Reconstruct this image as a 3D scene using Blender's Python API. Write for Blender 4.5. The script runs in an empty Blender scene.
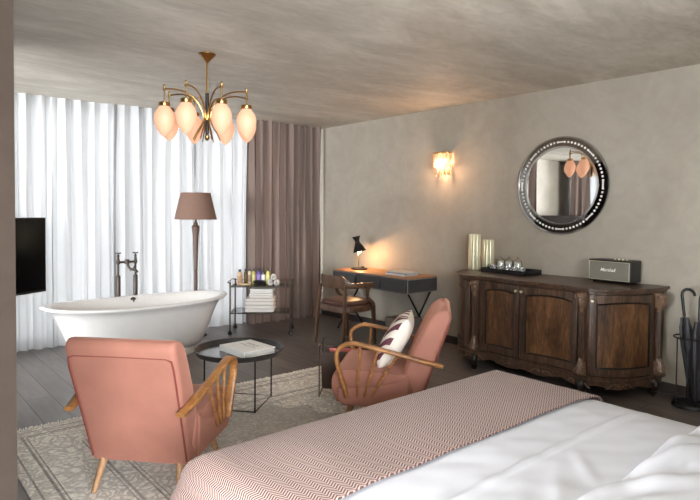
import bpy, bmesh, math, random
from math import sin, cos, pi, radians, sqrt, atan2
from mathutils import Vector, Matrix
random.seed(7)
SC = bpy.context.scene
COL = SC.collection

# ------------------------------------------------------------------ materials
def srgb(r, g, b):
    def f(c):
        c /= 255.0
        return c / 12.92 if c <= 0.04045 else ((c + 0.055) / 1.055) ** 2.4
    return (f(r), f(g), f(b), 1.0)

class NT:
    def __init__(s, name):
        s.m = bpy.data.materials.new(name); s.m.use_nodes = True
        s.t = s.m.node_tree; s.t.nodes.clear()
        s.out = s.n('ShaderNodeOutputMaterial')
    def n(s, typ, **kw):
        nd = s.t.nodes.new(typ)
        for k, v in kw.items():
            if k in nd.inputs.keys(): nd.inputs[k].default_value = v
            else: setattr(nd, k, v)
        return nd
    def l(s, a, b): s.t.links.new(a, b)
    def math(s, op, a, b=None, c=None):
        nd = s.n('ShaderNodeMath', operation=op)
        for i, v in enumerate((a, b, c)):
            if v is None: continue
            if isinstance(v, (int, float)): nd.inputs[i].default_value = v
            else: s.l(v, nd.inputs[i])
        return nd.outputs[0]
    def mix(s, fac, a, b):
        nd = s.n('ShaderNodeMix', data_type='RGBA')
        for i, v in ((0, fac), (6, a), (7, b)):
            if isinstance(v, (int, float, tuple)): nd.inputs[i].default_value = v
            else: s.l(v, nd.inputs[i])
        return nd.outputs[2]
    def coord(s, scale=(1, 1, 1), kind='Object', rot=(0, 0, 0)):
        tc = s.n('ShaderNodeTexCoord'); mp = s.n('ShaderNodeMapping')
        mp.inputs['Scale'].default_value = scale; mp.inputs['Rotation'].default_value = rot
        s.l(tc.outputs[kind], mp.inputs[0]); return mp.outputs[0]
    def noise(s, vec, scale, detail=4, rough=.55, dist=0):
        nd = s.n('ShaderNodeTexNoise'); nd.inputs['Scale'].default_value = scale
        nd.inputs['Detail'].default_value = detail; nd.inputs['Roughness'].default_value = rough
        nd.inputs['Distortion'].default_value = dist
        s.l(vec, nd.inputs['Vector']); return nd.outputs['Fac']
    def ramp(s, fac, stops):
        nd = s.n('ShaderNodeValToRGB'); cr = nd.color_ramp
        while len(cr.elements) < len(stops): cr.elements.new(.5)
        for e, (p, c) in zip(cr.elements, stops): e.position = p; e.color = c
        s.l(fac, nd.inputs[0]); return nd.outputs[0]
    def bump(s, h, strength=.2, dist=.01):
        nd = s.n('ShaderNodeBump'); nd.inputs['Strength'].default_value = strength
        nd.inputs['Distance'].default_value = dist; s.l(h, nd.inputs['Height']); return nd.outputs[0]
    def bsdf(s, color=None, rough=.5, metal=0, normal=None, **kw):
        b = s.n('ShaderNodeBsdfPrincipled')
        if color is not None:
            if isinstance(color, tuple): b.inputs['Base Color'].default_value = color
            else: s.l(color, b.inputs['Base Color'])
        if isinstance(rough, (int, float)): b.inputs['Roughness'].default_value = rough
        else: s.l(rough, b.inputs['Roughness'])
        b.inputs['Metallic'].default_value = metal
        if normal is not None: s.l(normal, b.inputs['Normal'])
        for k, v in kw.items(): b.inputs[k.replace('_', ' ')].default_value = v
        return b
    def fin(s, b):
        s.l(b.outputs[0], s.out.inputs[0]); return s.m

def plain(name, c, rough=.5, metal=0, var=.12, scale=12, bump=0, stretch=(1, 1, 1), **kw):
    t = NT(name); v = t.coord(stretch)
    n = t.noise(v, scale, 5)
    lo = tuple(x * (1 - var) for x in c[:3]) + (1,); hi = tuple(min(1, x * (1 + var)) for x in c[:3]) + (1,)
    col = t.ramp(n, [(.3, lo), (.7, hi)])
    nm = t.bump(n, bump, .004) if bump else None
    return t.fin(t.bsdf(col, rough, metal, nm, **kw))

def plaster(name, c1, c2, c3, sx=(1, 1, 1), rough=.62, **kw):
    t = NT(name); v = t.coord(sx)
    a = t.noise(v, .7, 7, .62, .8); b = t.noise(v, 5, 6, .6, 1.2)
    m = t.math('ADD', t.math('MULTIPLY', a, .7), t.math('MULTIPLY', b, .3))
    col = t.ramp(m, [(.36, c1), (.5, c2), (.64, c3)])
    return t.fin(t.bsdf(col, rough, 0, t.bump(b, .25, .008), **kw))

def wood(name, c1, c2, c3, scale=3, grain=(1, 1, 9), rough=.4, bump=.12, **kw):
    t = NT(name); v = t.coord(grain)
    a = t.noise(v, scale, 6, .6, .6); b = t.noise(v, scale * 6, 4, .6, .2)
    m = t.math('ADD', t.math('MULTIPLY', a, .65), t.math('MULTIPLY', b, .35))
    col = t.ramp(m, [(.34, c1), (.5, c2), (.66, c3)])
    return t.fin(t.bsdf(col, rough, 0, t.bump(b, bump, .003), **kw))

M = {}
M['wall'] = plaster('grey_plaster', srgb(155, 147, 134), srgb(165, 157, 144), srgb(175, 167, 154))
M['ceiling'] = plaster('ceiling_plaster', srgb(180, 173, 160), srgb(201, 194, 181), srgb(222, 215, 203), (1, 2.6, 1))
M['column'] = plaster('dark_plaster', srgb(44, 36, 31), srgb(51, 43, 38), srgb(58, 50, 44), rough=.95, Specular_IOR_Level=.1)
M['velvet'] = plain('coral_velvet', srgb(150, 100, 85), .75, 0, .10, 5, Sheen_Weight=.5, Sheen_Roughness=.35, Sheen_Tint=srgb(255, 190, 170))
M['velvet_dark'] = plain('coral_piping', srgb(112, 52, 44), .8)
M['arm_wood'] = wood('honey_wood', srgb(104, 66, 34), srgb(148, 100, 54), srgb(178, 128, 76), 5, (6, 1, 6), .35)
M['leg_wood'] = wood('leg_wood', srgb(120, 86, 58), srgb(156, 118, 84), srgb(178, 140, 104), 6, (8, 8, 1), .4)
M['chair_wood'] = wood('grey_brown_wood', srgb(64, 45, 34), srgb(88, 64, 48), srgb(110, 82, 62), 6, (8, 8, 1), .38)
M['leather'] = plain('brown_leather', srgb(84, 58, 49), .42, 0, .2, 14, .15)
M['oak_dark'] = wood('dark_carved_oak', srgb(42, 30, 23), srgb(72, 53, 41), srgb(106, 80, 61), 4, (7, 7, 1), .33)
M['oak_panel'] = wood('panel_oak', srgb(42, 27, 17), srgb(92, 62, 39), srgb(134, 96, 62), 2.4, (4.5, 4.5, 1), .36)
M['oak_black'] = plain('blackened_oak', srgb(26, 19, 15), .35)
M['carving'] = plain('worn_highlit_carving', srgb(112, 88, 70), .32, 0, .45, 60)  # mottled wear, base lightened to stand in for highlights on the relief
M['brass'] = plain('aged_brass', srgb(176, 138, 84), .28, 1, .1)
M['brass_bright'] = plain('polished_brass', srgb(228, 222, 190), .38, .5, .05)
M['black_metal'] = plain('black_metal', srgb(34, 33, 33), .4, .6)
M['chrome'] = plain('nickel', srgb(150, 145, 140), .25, 1)
M['bronze'] = plain('dark_bronze', srgb(66, 55, 49), .4, .35)
M['enamel'] = plain('grey_white_enamel', srgb(226, 224, 222), .22, 0, .02, Coat_Weight=.5)
M['white_paint'] = plain('white_block', srgb(222, 222, 222), .5, 0, .03)
M['linen'] = plain('white_cotton', srgb(212, 215, 225), .85, 0, .015, 3)
M['towel'] = plain('white_towelling', srgb(240, 236, 232), .95, 0, .06, 160, .6)
M['shade_linen'] = plain('brown_linen_shade', srgb(118, 92, 80), .9, 0, .12, 90)
M['lamp_wood'] = plain('lamp_turned_wood', srgb(88, 68, 60), .45)
M['desk_top'] = wood('desk_top_wood', srgb(120, 76, 40), srgb(160, 108, 60), srgb(186, 132, 80), 4, (6, 1, 6), .4)
M['desk_dark'] = plain('charcoal_leather', srgb(66, 64, 64), .5, 0, .12, 30, .1)
M['desk_edge'] = plain('grey_edge', srgb(120, 118, 116), .5)
M['black_plastic'] = plain('black_plastic', srgb(20, 20, 21), .4)
M['screen'] = plain('tv_screen', srgb(8, 9, 11), .12, 0, .02)
M['tray_grey'] = plain('tray_grey', srgb(62, 60, 60), .3, .5)
M['tray_inner'] = plain('tray_inner', srgb(112, 110, 110), .16, .7)
M['paper'] = plain('book_paper', srgb(240, 239, 236), .6, 0, .03)
M['page_edge'] = plain('page_edge', srgb(182, 179, 172), .8, 0, .12, 200)
M['ink'] = plain('grey_ink', srgb(120, 112, 106), .7)
M['pink_paper'] = plain('pink_paper', srgb(206, 110, 106), .6)
M['brown_leather2'] = plain('dark_brown_sling', srgb(70, 54, 48), .5, 0, .1)
M['baseboard'] = plain('dark_skirting', srgb(62, 57, 55), .5)
M['frame_dark'] = plain('window_frame', srgb(92, 88, 84), .5)
M['wax'] = plain('candle_wax', srgb(240, 236, 226), .5, 0, .02, Subsurface_Weight=.1)
M['umbrella'] = plain('umbrella_black', srgb(34, 34, 38), .5, 0, .2, 20)
M['mirror'] = plain('mirror_silver', srgb(225, 226, 226), .02, 1, .01)
M['mirror_trim'] = plain('mirror_trim', srgb(200, 200, 200), .12, 1)
M['mirror_dark'] = plain('smoked_mirror', srgb(150, 144, 138), .05, 1, .1)
M['grille'] = plain('speaker_grille', srgb(120, 116, 106), .7, 0, .15, 180)
M['white_mark'] = plain('white_lettering', srgb(240, 238, 232), .4, 0, .01)
M['cap'] = plain('black_cap', srgb(18, 18, 20), .3)
M['soap'] = plain('soap_tan', srgb(206, 182, 140), .5)
M['divider'] = plain('dark_divider', srgb(44, 39, 37), 1, Specular_IOR_Level=0)
M['bin'] = plain('bin_leather', srgb(120, 110, 102), .5, 0, .12, 20)
M['bin_in'] = plain('bin_inside', srgb(80, 58, 50), .6)

def cloth(name, c, trans, trn_c, alpha=0.0, rough=.9):
    t = NT(name)
    v = t.coord((1, 1, .05)); n = t.noise(v, 3, 3)
    col = t.ramp(n, [(.3, tuple(x * .94 for x in c[:3]) + (1,)), (.7, c)])
    d = t.n('ShaderNodeBsdfDiffuse'); t.l(col, d.inputs[0])
    tr = t.n('ShaderNodeBsdfTranslucent'); tr.inputs[0].default_value = trn_c
    mx = t.n('ShaderNodeMixShader'); mx.inputs[0].default_value = trans
    t.l(d.outputs[0], mx.inputs[1]); t.l(tr.outputs[0], mx.inputs[2])
    if alpha > 0:
        tp = t.n('ShaderNodeBsdfTransparent'); m2 = t.n('ShaderNodeMixShader'); m2.inputs[0].default_value = alpha
        t.l(mx.outputs[0], m2.inputs[1]); t.l(tp.outputs[0], m2.inputs[2]); mx = m2
    t.l(mx.outputs[0], t.out.inputs[0]); return t.m
M['sheer'] = cloth('white_sheer', srgb(232, 232, 234), .55, (.0455, .0458, .046, 1), .002)
M['drape'] = cloth('taupe_drape', srgb(124, 110, 103), .03, srgb(120, 95, 85))

def glassy(name, c, gloss=.12):
    t = NT(name); tp = t.n('ShaderNodeBsdfTransparent'); tp.inputs[0].default_value = c
    g = t.n('ShaderNodeBsdfGlossy'); g.inputs['Roughness'].default_value = .04
    fr = t.n('ShaderNodeLayerWeight'); fr.inputs[0].default_value = .25
    f = t.math('ADD', t.math('MULTIPLY', fr.outputs['Fresnel'], .8), gloss)
    mx = t.n('ShaderNodeMixShader'); t.l(f, mx.inputs[0]); t.l(tp.outputs[0], mx.inputs[1]); t.l(g.outputs[0], mx.inputs[2])
    t.l(mx.outputs[0], t.out.inputs[0]); return t.m
M['glass'] = glassy('clear_glass', (.93, .95, .95, 1), .08)
def cut():
    t = NT('cut_glass'); tp = t.n('ShaderNodeBsdfTransparent'); g = t.n('ShaderNodeBsdfGlossy'); g.inputs['Roughness'].default_value = .12
    df = t.n('ShaderNodeBsdfDiffuse'); df.inputs[0].default_value = (.85, .87, .88, 1)
    m1 = t.n('ShaderNodeMixShader'); m1.inputs[0].default_value = .35; t.l(tp.outputs[0], m1.inputs[1]); t.l(df.outputs[0], m1.inputs[2])
    m2 = t.n('ShaderNodeMixShader'); m2.inputs[0].default_value = .3; t.l(m1.outputs[0], m2.inputs[1]); t.l(g.outputs[0], m2.inputs[2])
    t.l(m2.outputs[0], t.out.inputs[0]); return t.m
M['cut_glass'] = cut()
M['pane'] = glassy('window_glass', (.97, .98, .98, 1), .0)
def crystal():
    t = NT('crystal_rods'); tp = t.n('ShaderNodeBsdfTransparent'); tp.inputs[0].default_value = (1, .93, .86, 1)
    tl = t.n('ShaderNodeBsdfTranslucent'); tl.inputs[0].default_value = (1, .86, .74, 1)
    g = t.n('ShaderNodeBsdfGlossy'); g.inputs['Roughness'].default_value = .1
    m1 = t.n('ShaderNodeMixShader'); m1.inputs[0].default_value = .55; t.l(tp.outputs[0], m1.inputs[1]); t.l(tl.outputs[0], m1.inputs[2])
    m2 = t.n('ShaderNodeMixShader'); m2.inputs[0].default_value = .2; t.l(m1.outputs[0], m2.inputs[1]); t.l(g.outputs[0], m2.inputs[2])
    t.l(m2.outputs[0], t.out.inputs[0]); return t.m
M['crystal'] = crystal()
def emit(name, c, s):
    t = NT(name); e = t.n('ShaderNodeEmission'); e.inputs[0].default_value = c; e.inputs[1].default_value = s
    t.l(e.outputs[0], t.out.inputs[0]); return t.m
M['bulb'] = emit('warm_bulb', (1, .62, .33, 1), 16)
M['bulb_soft'] = emit('desk_bulb', (1, .6, .3, 1), 22)
def shade_glass():
    t = NT('opal_glass_lit')
    b = t.bsdf(srgb(198, 152, 126), .5, 0)
    b.inputs['Emission Color'].default_value = (1.0, .50, .30, 1); b.inputs['Emission Strength'].default_value = EM
    return t.fin(b)
EM = .34
M['opal'] = shade_glass()

# floor: dark planks running along Y
def floor_mat():
    t = NT('dark_plank_floor'); v = t.coord((1, 1, 1), 'Object', (0, 0, radians(90)))
    br = t.n('ShaderNodeTexBrick'); t.l(v, br.inputs['Vector'])
    br.inputs['Scale'].default_value = 1; br.inputs['Brick Width'].default_value = 1.25; br.inputs['Row Height'].default_value = .19
    br.inputs['Mortar Size'].default_value = .0035; br.inputs['Mortar Smooth'].default_value = .3
    br.inputs['Color1'].default_value = srgb(122, 113, 109); br.inputs['Color2'].default_value = srgb(104, 96, 93)
    br.inputs['Mortar'].default_value = srgb(36, 32, 31)
    v2 = t.coord((7, .8, 1)); g = t.noise(v2, 3, 6, .65, .4)
    v3 = t.coord(); g2 = t.noise(v3, 1.3, 4)
    gr = t.ramp(g, [(.3, (.72, .72, .73, 1)), (.7, (1.18, 1.17, 1.16, 1))])
    mm = t.n('ShaderNodeMix', data_type='RGBA', blend_type='MULTIPLY'); mm.inputs[0].default_value = 1
    t.l(br.outputs['Color'], mm.inputs[6]); t.l(gr, mm.inputs[7])
    rg = t.math('MULTIPLY_ADD', g2, .18, .27)
    h = t.math('SUBTRACT', t.math('MULTIPLY', g, .25), br.outputs['Fac'])
    return t.fin(t.bsdf(mm.outputs[2], rg, 0, t.bump(h, .3, .004)))
M['floor'] = floor_mat()

# ---- oriental rug; object coords: x in 0..W (width), y in 0..L
RW, RL = 2.80, 2.20
def rug_mat():
    t = NT('faded_oriental_rug'); tc = t.n('ShaderNodeTexCoord'); sp = t.n('ShaderNodeSeparateXYZ'); t.l(tc.outputs['Object'], sp.inputs[0])
    x, y = sp.outputs[0], sp.outputs[1]
    dx = t.math('MINIMUM', x, t.math('SUBTRACT', RW, x)); dy = t.math('MINIMUM', y, t.math('SUBTRACT', RL, y))
    d = t.math('MINIMUM', dx, dy)
    # border guard lines
    def band(c, w): return t.math('LESS_THAN', t.math('ABSOLUTE', t.math('SUBTRACT', d, c)), w)
    lines = None
    for c, w in ((.05, .006), (.13, .008), (.155, .004), (.42, .004), (.445, .008), (.54, .006), (.565, .003)):
        b = band(c, w); lines = b if lines is None else t.math('MAXIMUM', lines, b)
    v = t.coord()
    vo = t.n('ShaderNodeTexVoronoi', feature='DISTANCE_TO_EDGE'); vo.inputs['Scale'].default_value = 15; vo.inputs['Randomness'].default_value = .75
    nz = t.n('ShaderNodeTexNoise'); nz.inputs['Scale'].default_value = 6; t.l(v, nz.inputs[0])
    ad = t.n('ShaderNodeMix', data_type='VECTOR'); ad.inputs[0].default_value = .16; t.l(v, ad.inputs[4]); t.l(nz.outputs['Color'], ad.inputs[5])
    t.l(ad.outputs[1], vo.inputs[0])
    motif = t.math('LESS_THAN', vo.outputs['Distance'], .012 * 8)
    vo2 = t.n('ShaderNodeTexVoronoi', feature='F1'); vo2.inputs['Scale'].default_value = 8; t.l(ad.outputs[1], vo2.inputs[0])
    rings = t.math('GREATER_THAN', t.math('SINE', t.math('MULTIPLY', vo2.outputs['Distance'], 26)), .35)
    pat = t.math('MAXIMUM', t.math('MULTIPLY', motif, .6), t.math('MULTIPLY', rings, .75))
    field = t.math('GREATER_THAN', d, .58)
    # medallion, darker ground
    rx = t.math('SUBTRACT', x, RW * .5); ry = t.math('SUBTRACT', y, RL * .5)
    r = t.math('SQRT', t.math('ADD', t.math('POWER', rx, 2), t.math('POWER', ry, 2)))
    an = t.math('ARCTAN2', ry, rx)
    lob = t.math('ADD', .58, t.math('MULTIPLY', t.math('COSINE', t.math('MULTIPLY', an, 12)), .05))
    med = t.math('LESS_THAN', r, lob)
    wear = t.noise(v, 3.2, 7, .7, .3)
    fine = t.noise(v, 60, 3)
    base = t.mix(t.math('MULTIPLY', field, .35), srgb(250, 244, 234), srgb(240, 234, 224))
    base = t.mix(t.math('MULTIPLY', med, .55), base, srgb(150, 146, 144))
    amt = t.math('MULTIPLY', pat, t.math('MULTIPLY_ADD', wear, 2.0, -.42))
    c = t.mix(t.math('MINIMUM', t.math('MAXIMUM', amt, 0), 1), base, srgb(138, 132, 126))
    c = t.mix(t.math('MULTIPLY', lines, .75), c, srgb(120, 113, 108))
    wr = t.ramp(wear, [(.45, (0, 0, 0, 1)), (.7, (1, 1, 1, 1))])
    c = t.mix(t.math('MULTIPLY', wr, .5), c, srgb(240, 235, 226))
    f2 = t.ramp(fine, [(.3, (.8, .8, .8, 1)), (.7, (1.12, 1.12, 1.12, 1))])
    mm = t.n('ShaderNodeMix', data_type='RGBA', blend_type='MULTIPLY'); mm.inputs[0].default_value = 1
    t.l(c, mm.inputs[6]); t.l(f2, mm.inputs[7])
    return t.fin(t.bsdf(mm.outputs[2], .95, 0, t.bump(fine, .5, .006)))
M['rug'] = rug_mat()

# ---- chevron weave throw (uv in metres)
def throw_mat():
    t = NT('chevron_throw'); uv = t.n('ShaderNodeUVMap'); sp = t.n('ShaderNodeSeparateXYZ'); t.l(uv.outputs[0], sp.inputs[0])
    x, y = sp.outputs[0], sp.outputs[1]
    P, A, S = .046, .016, .0125
    tri = t.math('ABSOLUTE', t.math('SUBTRACT', t.math('FRACT', t.math('DIVIDE', x, P)), .5))
    ph = t.math('ADD', t.math('DIVIDE', y, S), t.math('MULTIPLY', tri, 2 * A / S))
    st = t.math('GREATER_THAN', t.math('SINE', t.math('MULTIPLY', ph, 2 * pi)), .05)
    col = t.mix(st, srgb(178, 151, 142), srgb(62, 37, 39))
    return t.fin(t.bsdf(col, .95, 0, t.bump(st, .3, .003), Sheen_Weight=.15))
M['throw'] = throw_mat()
M['throw_fringe'] = plain('throw_fringe', srgb(196, 172, 166), .95)

# ---- pillow: white with plum chevrons, object coords (x across, z up)
def pillow_mat():
    t = NT('plum_chevron_cotton'); tc = t.n('ShaderNodeTexCoord'); sp = t.n('ShaderNodeSeparateXYZ'); t.l(tc.outputs['Object'], sp.inputs[0])
    x, y, z = sp.outputs
    tri = t.math('ABSOLUTE', t.math('SUBTRACT', t.math('FRACT', t.math('DIVIDE', t.math('ADD', x, .3), .2)), .5))
    ph = t.math('ADD', t.math('DIVIDE', z, .12), t.math('MULTIPLY', tri, 2.4))
    st = t.math('GREATER_THAN', t.math('SINE', t.math('MULTIPLY', ph, 2 * pi)), .05)
    front = t.math('GREATER_THAN', y, .004)
    edge = t.math('LESS_THAN', t.math('ABSOLUTE', x), .185)
    f = t.math('MULTIPLY', t.math('MULTIPLY', st, front), edge)
    return t.fin(t.bsdf(t.mix(f, srgb(234, 226, 216), srgb(98, 50, 66)), .9, 0))
M['pillow'] = pillow_mat()

# ------------------------------------------------------------------ mesh helpers
def new(): return bmesh.new()

def box(bm, c, s, rot=None, taper=None):
    x, y, z = [v / 2 for v in s]; vs = []
    for dz in (-1, 1):
        for dx, dy in ((-1, -1), (1, -1), (1, 1), (-1, 1)):
            k = 1 if (taper is None or dz < 0) else taper
            p = Vector((dx * x * k, dy * y * k, dz * z))
            if rot is not None: p = rot @ p
            vs.append(bm.verts.new(p + Vector(c)))
    for f in ((0, 3, 2, 1), (4, 5, 6, 7), (0, 1, 5, 4), (1, 2, 6, 5), (2, 3, 7, 6), (3, 0, 4, 7)):
        bm.faces.new([vs[i] for i in f])
    return vs

def rings(bm, rs, cap=True, closed=True, loop=False):
    R = [[bm.verts.new(p) for p in r] for r in rs]
    n = len(R[0])
    seq = list(zip(R, R[1:])) + ([(R[-1], R[0])] if loop else [])
    for a, b in seq:
        for i in range(n if closed else n - 1):
            j = (i + 1) % n
            bm.faces.new((a[i], a[j], b[j], b[i]))
    if cap and closed and not loop:
        bm.faces.new(R[0][::-1]); bm.faces.new(R[-1])
    return R

def lathe(bm, prof, c=(0, 0, 0), n=24, sx=1, sy=1, cap=True, axis=None):
    rs = []
    for r, z in prof:
        ring = []
        for i in range(n):
            a = 2 * pi * i / n
            p = Vector((max(r, 1e-4) * cos(a) * sx, max(r, 1e-4) * sin(a) * sy, z))
            if axis is not None: p = axis @ p
            ring.append(p + Vector(c))
        rs.append(ring)
    return rings(bm, rs, cap)

def smooth_path(pts, k=6, loop=False):
    P = [Vector(p) for p in pts]; out = []; n = len(P)
    rng = range(n) if loop else range(n - 1)
    for i in rng:
        p1, p2 = P[i], P[(i + 1) % n]
        p0 = P[i - 1] if (i > 0 or loop) else p1 * 2 - p2
        p3 = P[(i + 2) % n] if (i + 2 < n or loop) else p2 * 2 - p1
        for j in range(k):
            t = j / k
            out.append(.5 * ((2 * p1) + (p2 - p0) * t + (2 * p0 - 5 * p1 + 4 * p2 - p3) * t * t + (3 * p1 - p0 - 3 * p2 + p3) * t ** 3))
    if not loop: out.append(P[-1])
    return out

def tube(bm, pts, r, n=10, k=0, sec=None, up=None, loop=False):
    """sweep; r is a number or list; sec=(w,h) for a rounded flat section (w along side, h along normal)"""
    P = smooth_path(pts, k, loop) if k else [Vector(p) for p in pts]
    m = len(P); rs = []; prev = None
    for i, p in enumerate(P):
        a = P[i - 1] if (i > 0 or loop) else p
        b = P[(i + 1) % m] if (i < m - 1 or loop) else p
        t = (b - a).normalized()
        if up is not None: s = Vector(up)
        elif prev is None: s = Vector((0, 0, 1)).cross(t) if abs(t.z) < .95 else Vector((1, 0, 0))
        else: s = prev
        s = (s - t * s.dot(t)).normalized(); nrm = t.cross(s); prev = s
        f = i / max(1, m - 1)
        if sec is not None:
            w, h = sec(f) if callable(sec) else sec
            ring = []
            for j in range(n):
                ang = 2 * pi * j / n; cx, cy = cos(ang), sin(ang); e = .5
                ring.append(p + s * (w / 2 * math.copysign(abs(cx) ** e, cx)) + nrm * (h / 2 * math.copysign(abs(cy) ** e, cy)))
        else:
            rr = r[min(len(r) - 1, int(round(f * (len(r) - 1))))] if isinstance(r, (list, tuple)) else r
            if isinstance(r, (list, tuple)) and len(r) == 2: rr = r[0] + (r[1] - r[0]) * f
            ring = [p + (s * cos(2 * pi * j / n) + nrm * sin(2 * pi * j / n)) * rr for j in range(n)]
        rs.append(ring)
    rings(bm, rs, True, True, loop)

def prism(bm, poly, x0, x1, axis='x', scale1=1):
    def mk(a, b, x):
        return {'x': (x, a, b), 'y': (a, x, b), 'z': (a, b, x)}[axis]
    A = [bm.verts.new(mk(a, b, x0)) for a, b in poly]; B = [bm.verts.new(mk(a, b, x1)) for a, b in poly]
    n = len(poly)
    for i in range(n):
        j = (i + 1) % n; bm.faces.new((A[i], A[j], B[j], B[i]))
    bm.faces.new(A[::-1]); bm.faces.new(B)

def grid(bm, fn, nu, nv, closed_u=False):
    V = [[bm.verts.new(fn(i / nu, j / nv)) for j in range(nv + 1)] for i in range(nu + (0 if closed_u else 1))]
    for i in range(nu):
        a = V[i]; b = V[(i + 1) % len(V)]
        for j in range(nv): bm.faces.new((a[j], b[j], b[j + 1], a[j + 1]))
    return V

def obj(name, bm, mat, parent=None, loc=None, rot=None, bevel=0, seg=2, sub=0, sharp=40, solid=0, weld=False):
    if weld: bmesh.ops.remove_doubles(bm, verts=bm.verts, dist=1e-5)
    bmesh.ops.recalc_face_normals(bm, faces=bm.faces)
    for f in bm.faces: f.smooth = True
    if not sub:
        for e in bm.edges:
            if len(e.link_faces) == 2 and e.calc_face_angle(0) > radians(sharp): e.smooth = False
    me = bpy.data.meshes.new(name); bm.to_mesh(me); bm.free()
    o = bpy.data.objects.new(name, me); COL.objects.link(o)
    me.materials.append(M[mat] if isinstance(mat, str) else mat)
    if parent is not None: o.parent = parent
    if loc is not None: o.location = loc
    if rot is not None: o.rotation_euler = rot
    if solid:
        m = o.modifiers.new('solid', 'SOLIDIFY'); m.thickness = solid; m.offset = 0
    if bevel:
        m = o.modifiers.new('bevel', 'BEVEL'); m.width = bevel; m.segments = seg; m.limit_method = 'ANGLE'; m.angle_limit = radians(35)
        m.harden_normals = False
    if sub:
        m = o.modifiers.new('sub', 'SUBSURF'); m.levels = sub; m.render_levels = sub
    return o

def tag(o, label, cat, group=None):
    o['label'] = label; o['category'] = cat
    if group: o['group'] = group
    return o
def thing(name, label, cat, loc=(0, 0, 0), rz=0, group=None):
    o = bpy.data.objects.new(name, None); COL.objects.link(o); o.location = loc; o.rotation_euler = (0, 0, rz)
    o.empty_display_size = .1
    return tag(o, label, cat, group)
def struct(name, bm, mat, parent=None, **kw):
    o = obj(name, bm, mat, parent, **kw)
    if parent is None: o['kind'] = 'structure'
    return o
def copy_tree(o, parent=None, label=None, loc=None, rz=None):
    c = o.copy(); COL.objects.link(c)
    if parent is not None: c.parent = parent
    if label: c['label'] = label
    if loc is not None: c.location = loc
    if rz is not None: c.rotation_euler = (c.rotation_euler[0], c.rotation_euler[1], rz)
    for ch in [x for x in list(o.children) if x is not c]: copy_tree(ch, c)
    return c
def B(*boxes):
    bm = new()
    for c, s in boxes: box(bm, c, s)
    return bm

# ------------------------------------------------------------------ room shell
X0, X1, Y0, Y1, H = -5.0, 5.12, -2.5, 6.95, 2.70
bm = B(((( X0 + X1) / 2, (Y0 + Y1) / 2, -.05), (X1 - X0 + .4, Y1 - Y0 + .4, .1)))
struct('floor', bm, 'floor')
bm = B((((X0 + X1) / 2, (Y0 + Y1) / 2, H + .05), (X1 - X0 + .4, Y1 - Y0 + .4, .1)))
struct('ceiling', bm, 'ceiling')
struct('wall_right', B(((X1 + .1, (Y0 + Y1) / 2, H / 2), (.2, Y1 - Y0 + .4, H))), 'wall')
struct('baseboard_right', B(((X1 - .008, (Y0 + Y1) / 2, .045), (.016, Y1 - Y0, .09))), 'baseboard', bevel=.003)
# window wall: corner pier, pier between the two windows, far pier
struct('wall_window', B(((-1.8, Y1 + .1, H / 2), (2.4, .2, H)), ((4.92, Y1 + .1, H / 2), (.64, .2, H)), ((-4.95, Y1 + .1, H / 2), (.3, .2, H))), 'wall')
# near partition (edge seen at far left) carrying the television
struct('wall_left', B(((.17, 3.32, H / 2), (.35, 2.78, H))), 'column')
struct('baseboard_left', B(((.351, 3.35, .045), (.012, 2.70, .09))), 'baseboard')
# outer walls out of view, with window openings added to light the room
struct('wall_far_left', B(((X0 - .1, Y0 + 1.3, H / 2), (.2, 2.6, H)), ((X0 - .1, Y1 - .9, H / 2), (.2, 1.8, H)), ((X0 - .1, 2.6, .05), (.2, 5, .1)), ((X0 - .1, 2.6, H - .05), (.2, 5, .1))), 'wall')
struct('wall_back', B((((X0 - 3.0) / 2, Y0 - .1, H / 2), (-3.0 - X0, .2, H)), (((.8 + X1) / 2, Y0 - .1, H / 2), (X1 - .8, .2, H)), ((-1.1, Y0 - .1, .05), (3.8, .2, .1)), ((-1.1, Y0 - .1, H - .05), (3.8, .2, .1))), 'wall')

def window(name, a, b, z0, z1, posts):
    """frame and pane between floor points a and b"""
    a = Vector(a); b = Vector(b); L = (b - a).length; ang = atan2((b - a).y, (b - a).x)
    R = Matrix.Rotation(ang, 3, 'Z')
    e = bpy.data.objects.new(name, None); COL.objects.link(e); e.location = (a.x, a.y, 0); e.rotation_euler = (0, 0, ang); e['kind'] = 'structure'
    bm = new()
    for z in (z0 + .03, z1 - .03): box(bm, (L / 2, 0, z), (L, .07, .06))
    for p in posts: box(bm, (p, 0, (z0 + z1) / 2), (.06, .07, z1 - z0 - .12))
    obj('window_frame', bm, 'frame_dark', e)
    obj('pane', B(((L / 2, 0, (z0 + z1) / 2), (L - .02, .008, z1 - z0 - .04))), 'pane', e)
    return e
window('window_1', (-.6, Y1 + .1, 0), (4.6, Y1 + .1, 0), 0, H, (.03, 1.6, 2.82, 3.14, 3.95, 5.17))
window('window_2', (-4.8, Y1 + .1, 0), (-3.0, Y1 + .1, 0), 0, H, (.03, 1.77))
window('added_window_left', (X0 - .1, .12, 0), (X0 - .1, 5.05, 0), .1, H - .1, (.03, 1.65, 3.3, 4.90))  # unseen window in the left wall, added to bring light in

window('added_window_back', (-2.98, Y0 - .1, 0), (.78, Y0 - .1, 0), .1, H - .1, (.03, 1.9, 3.73))  # unseen window behind the camera, added to light the room

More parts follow.
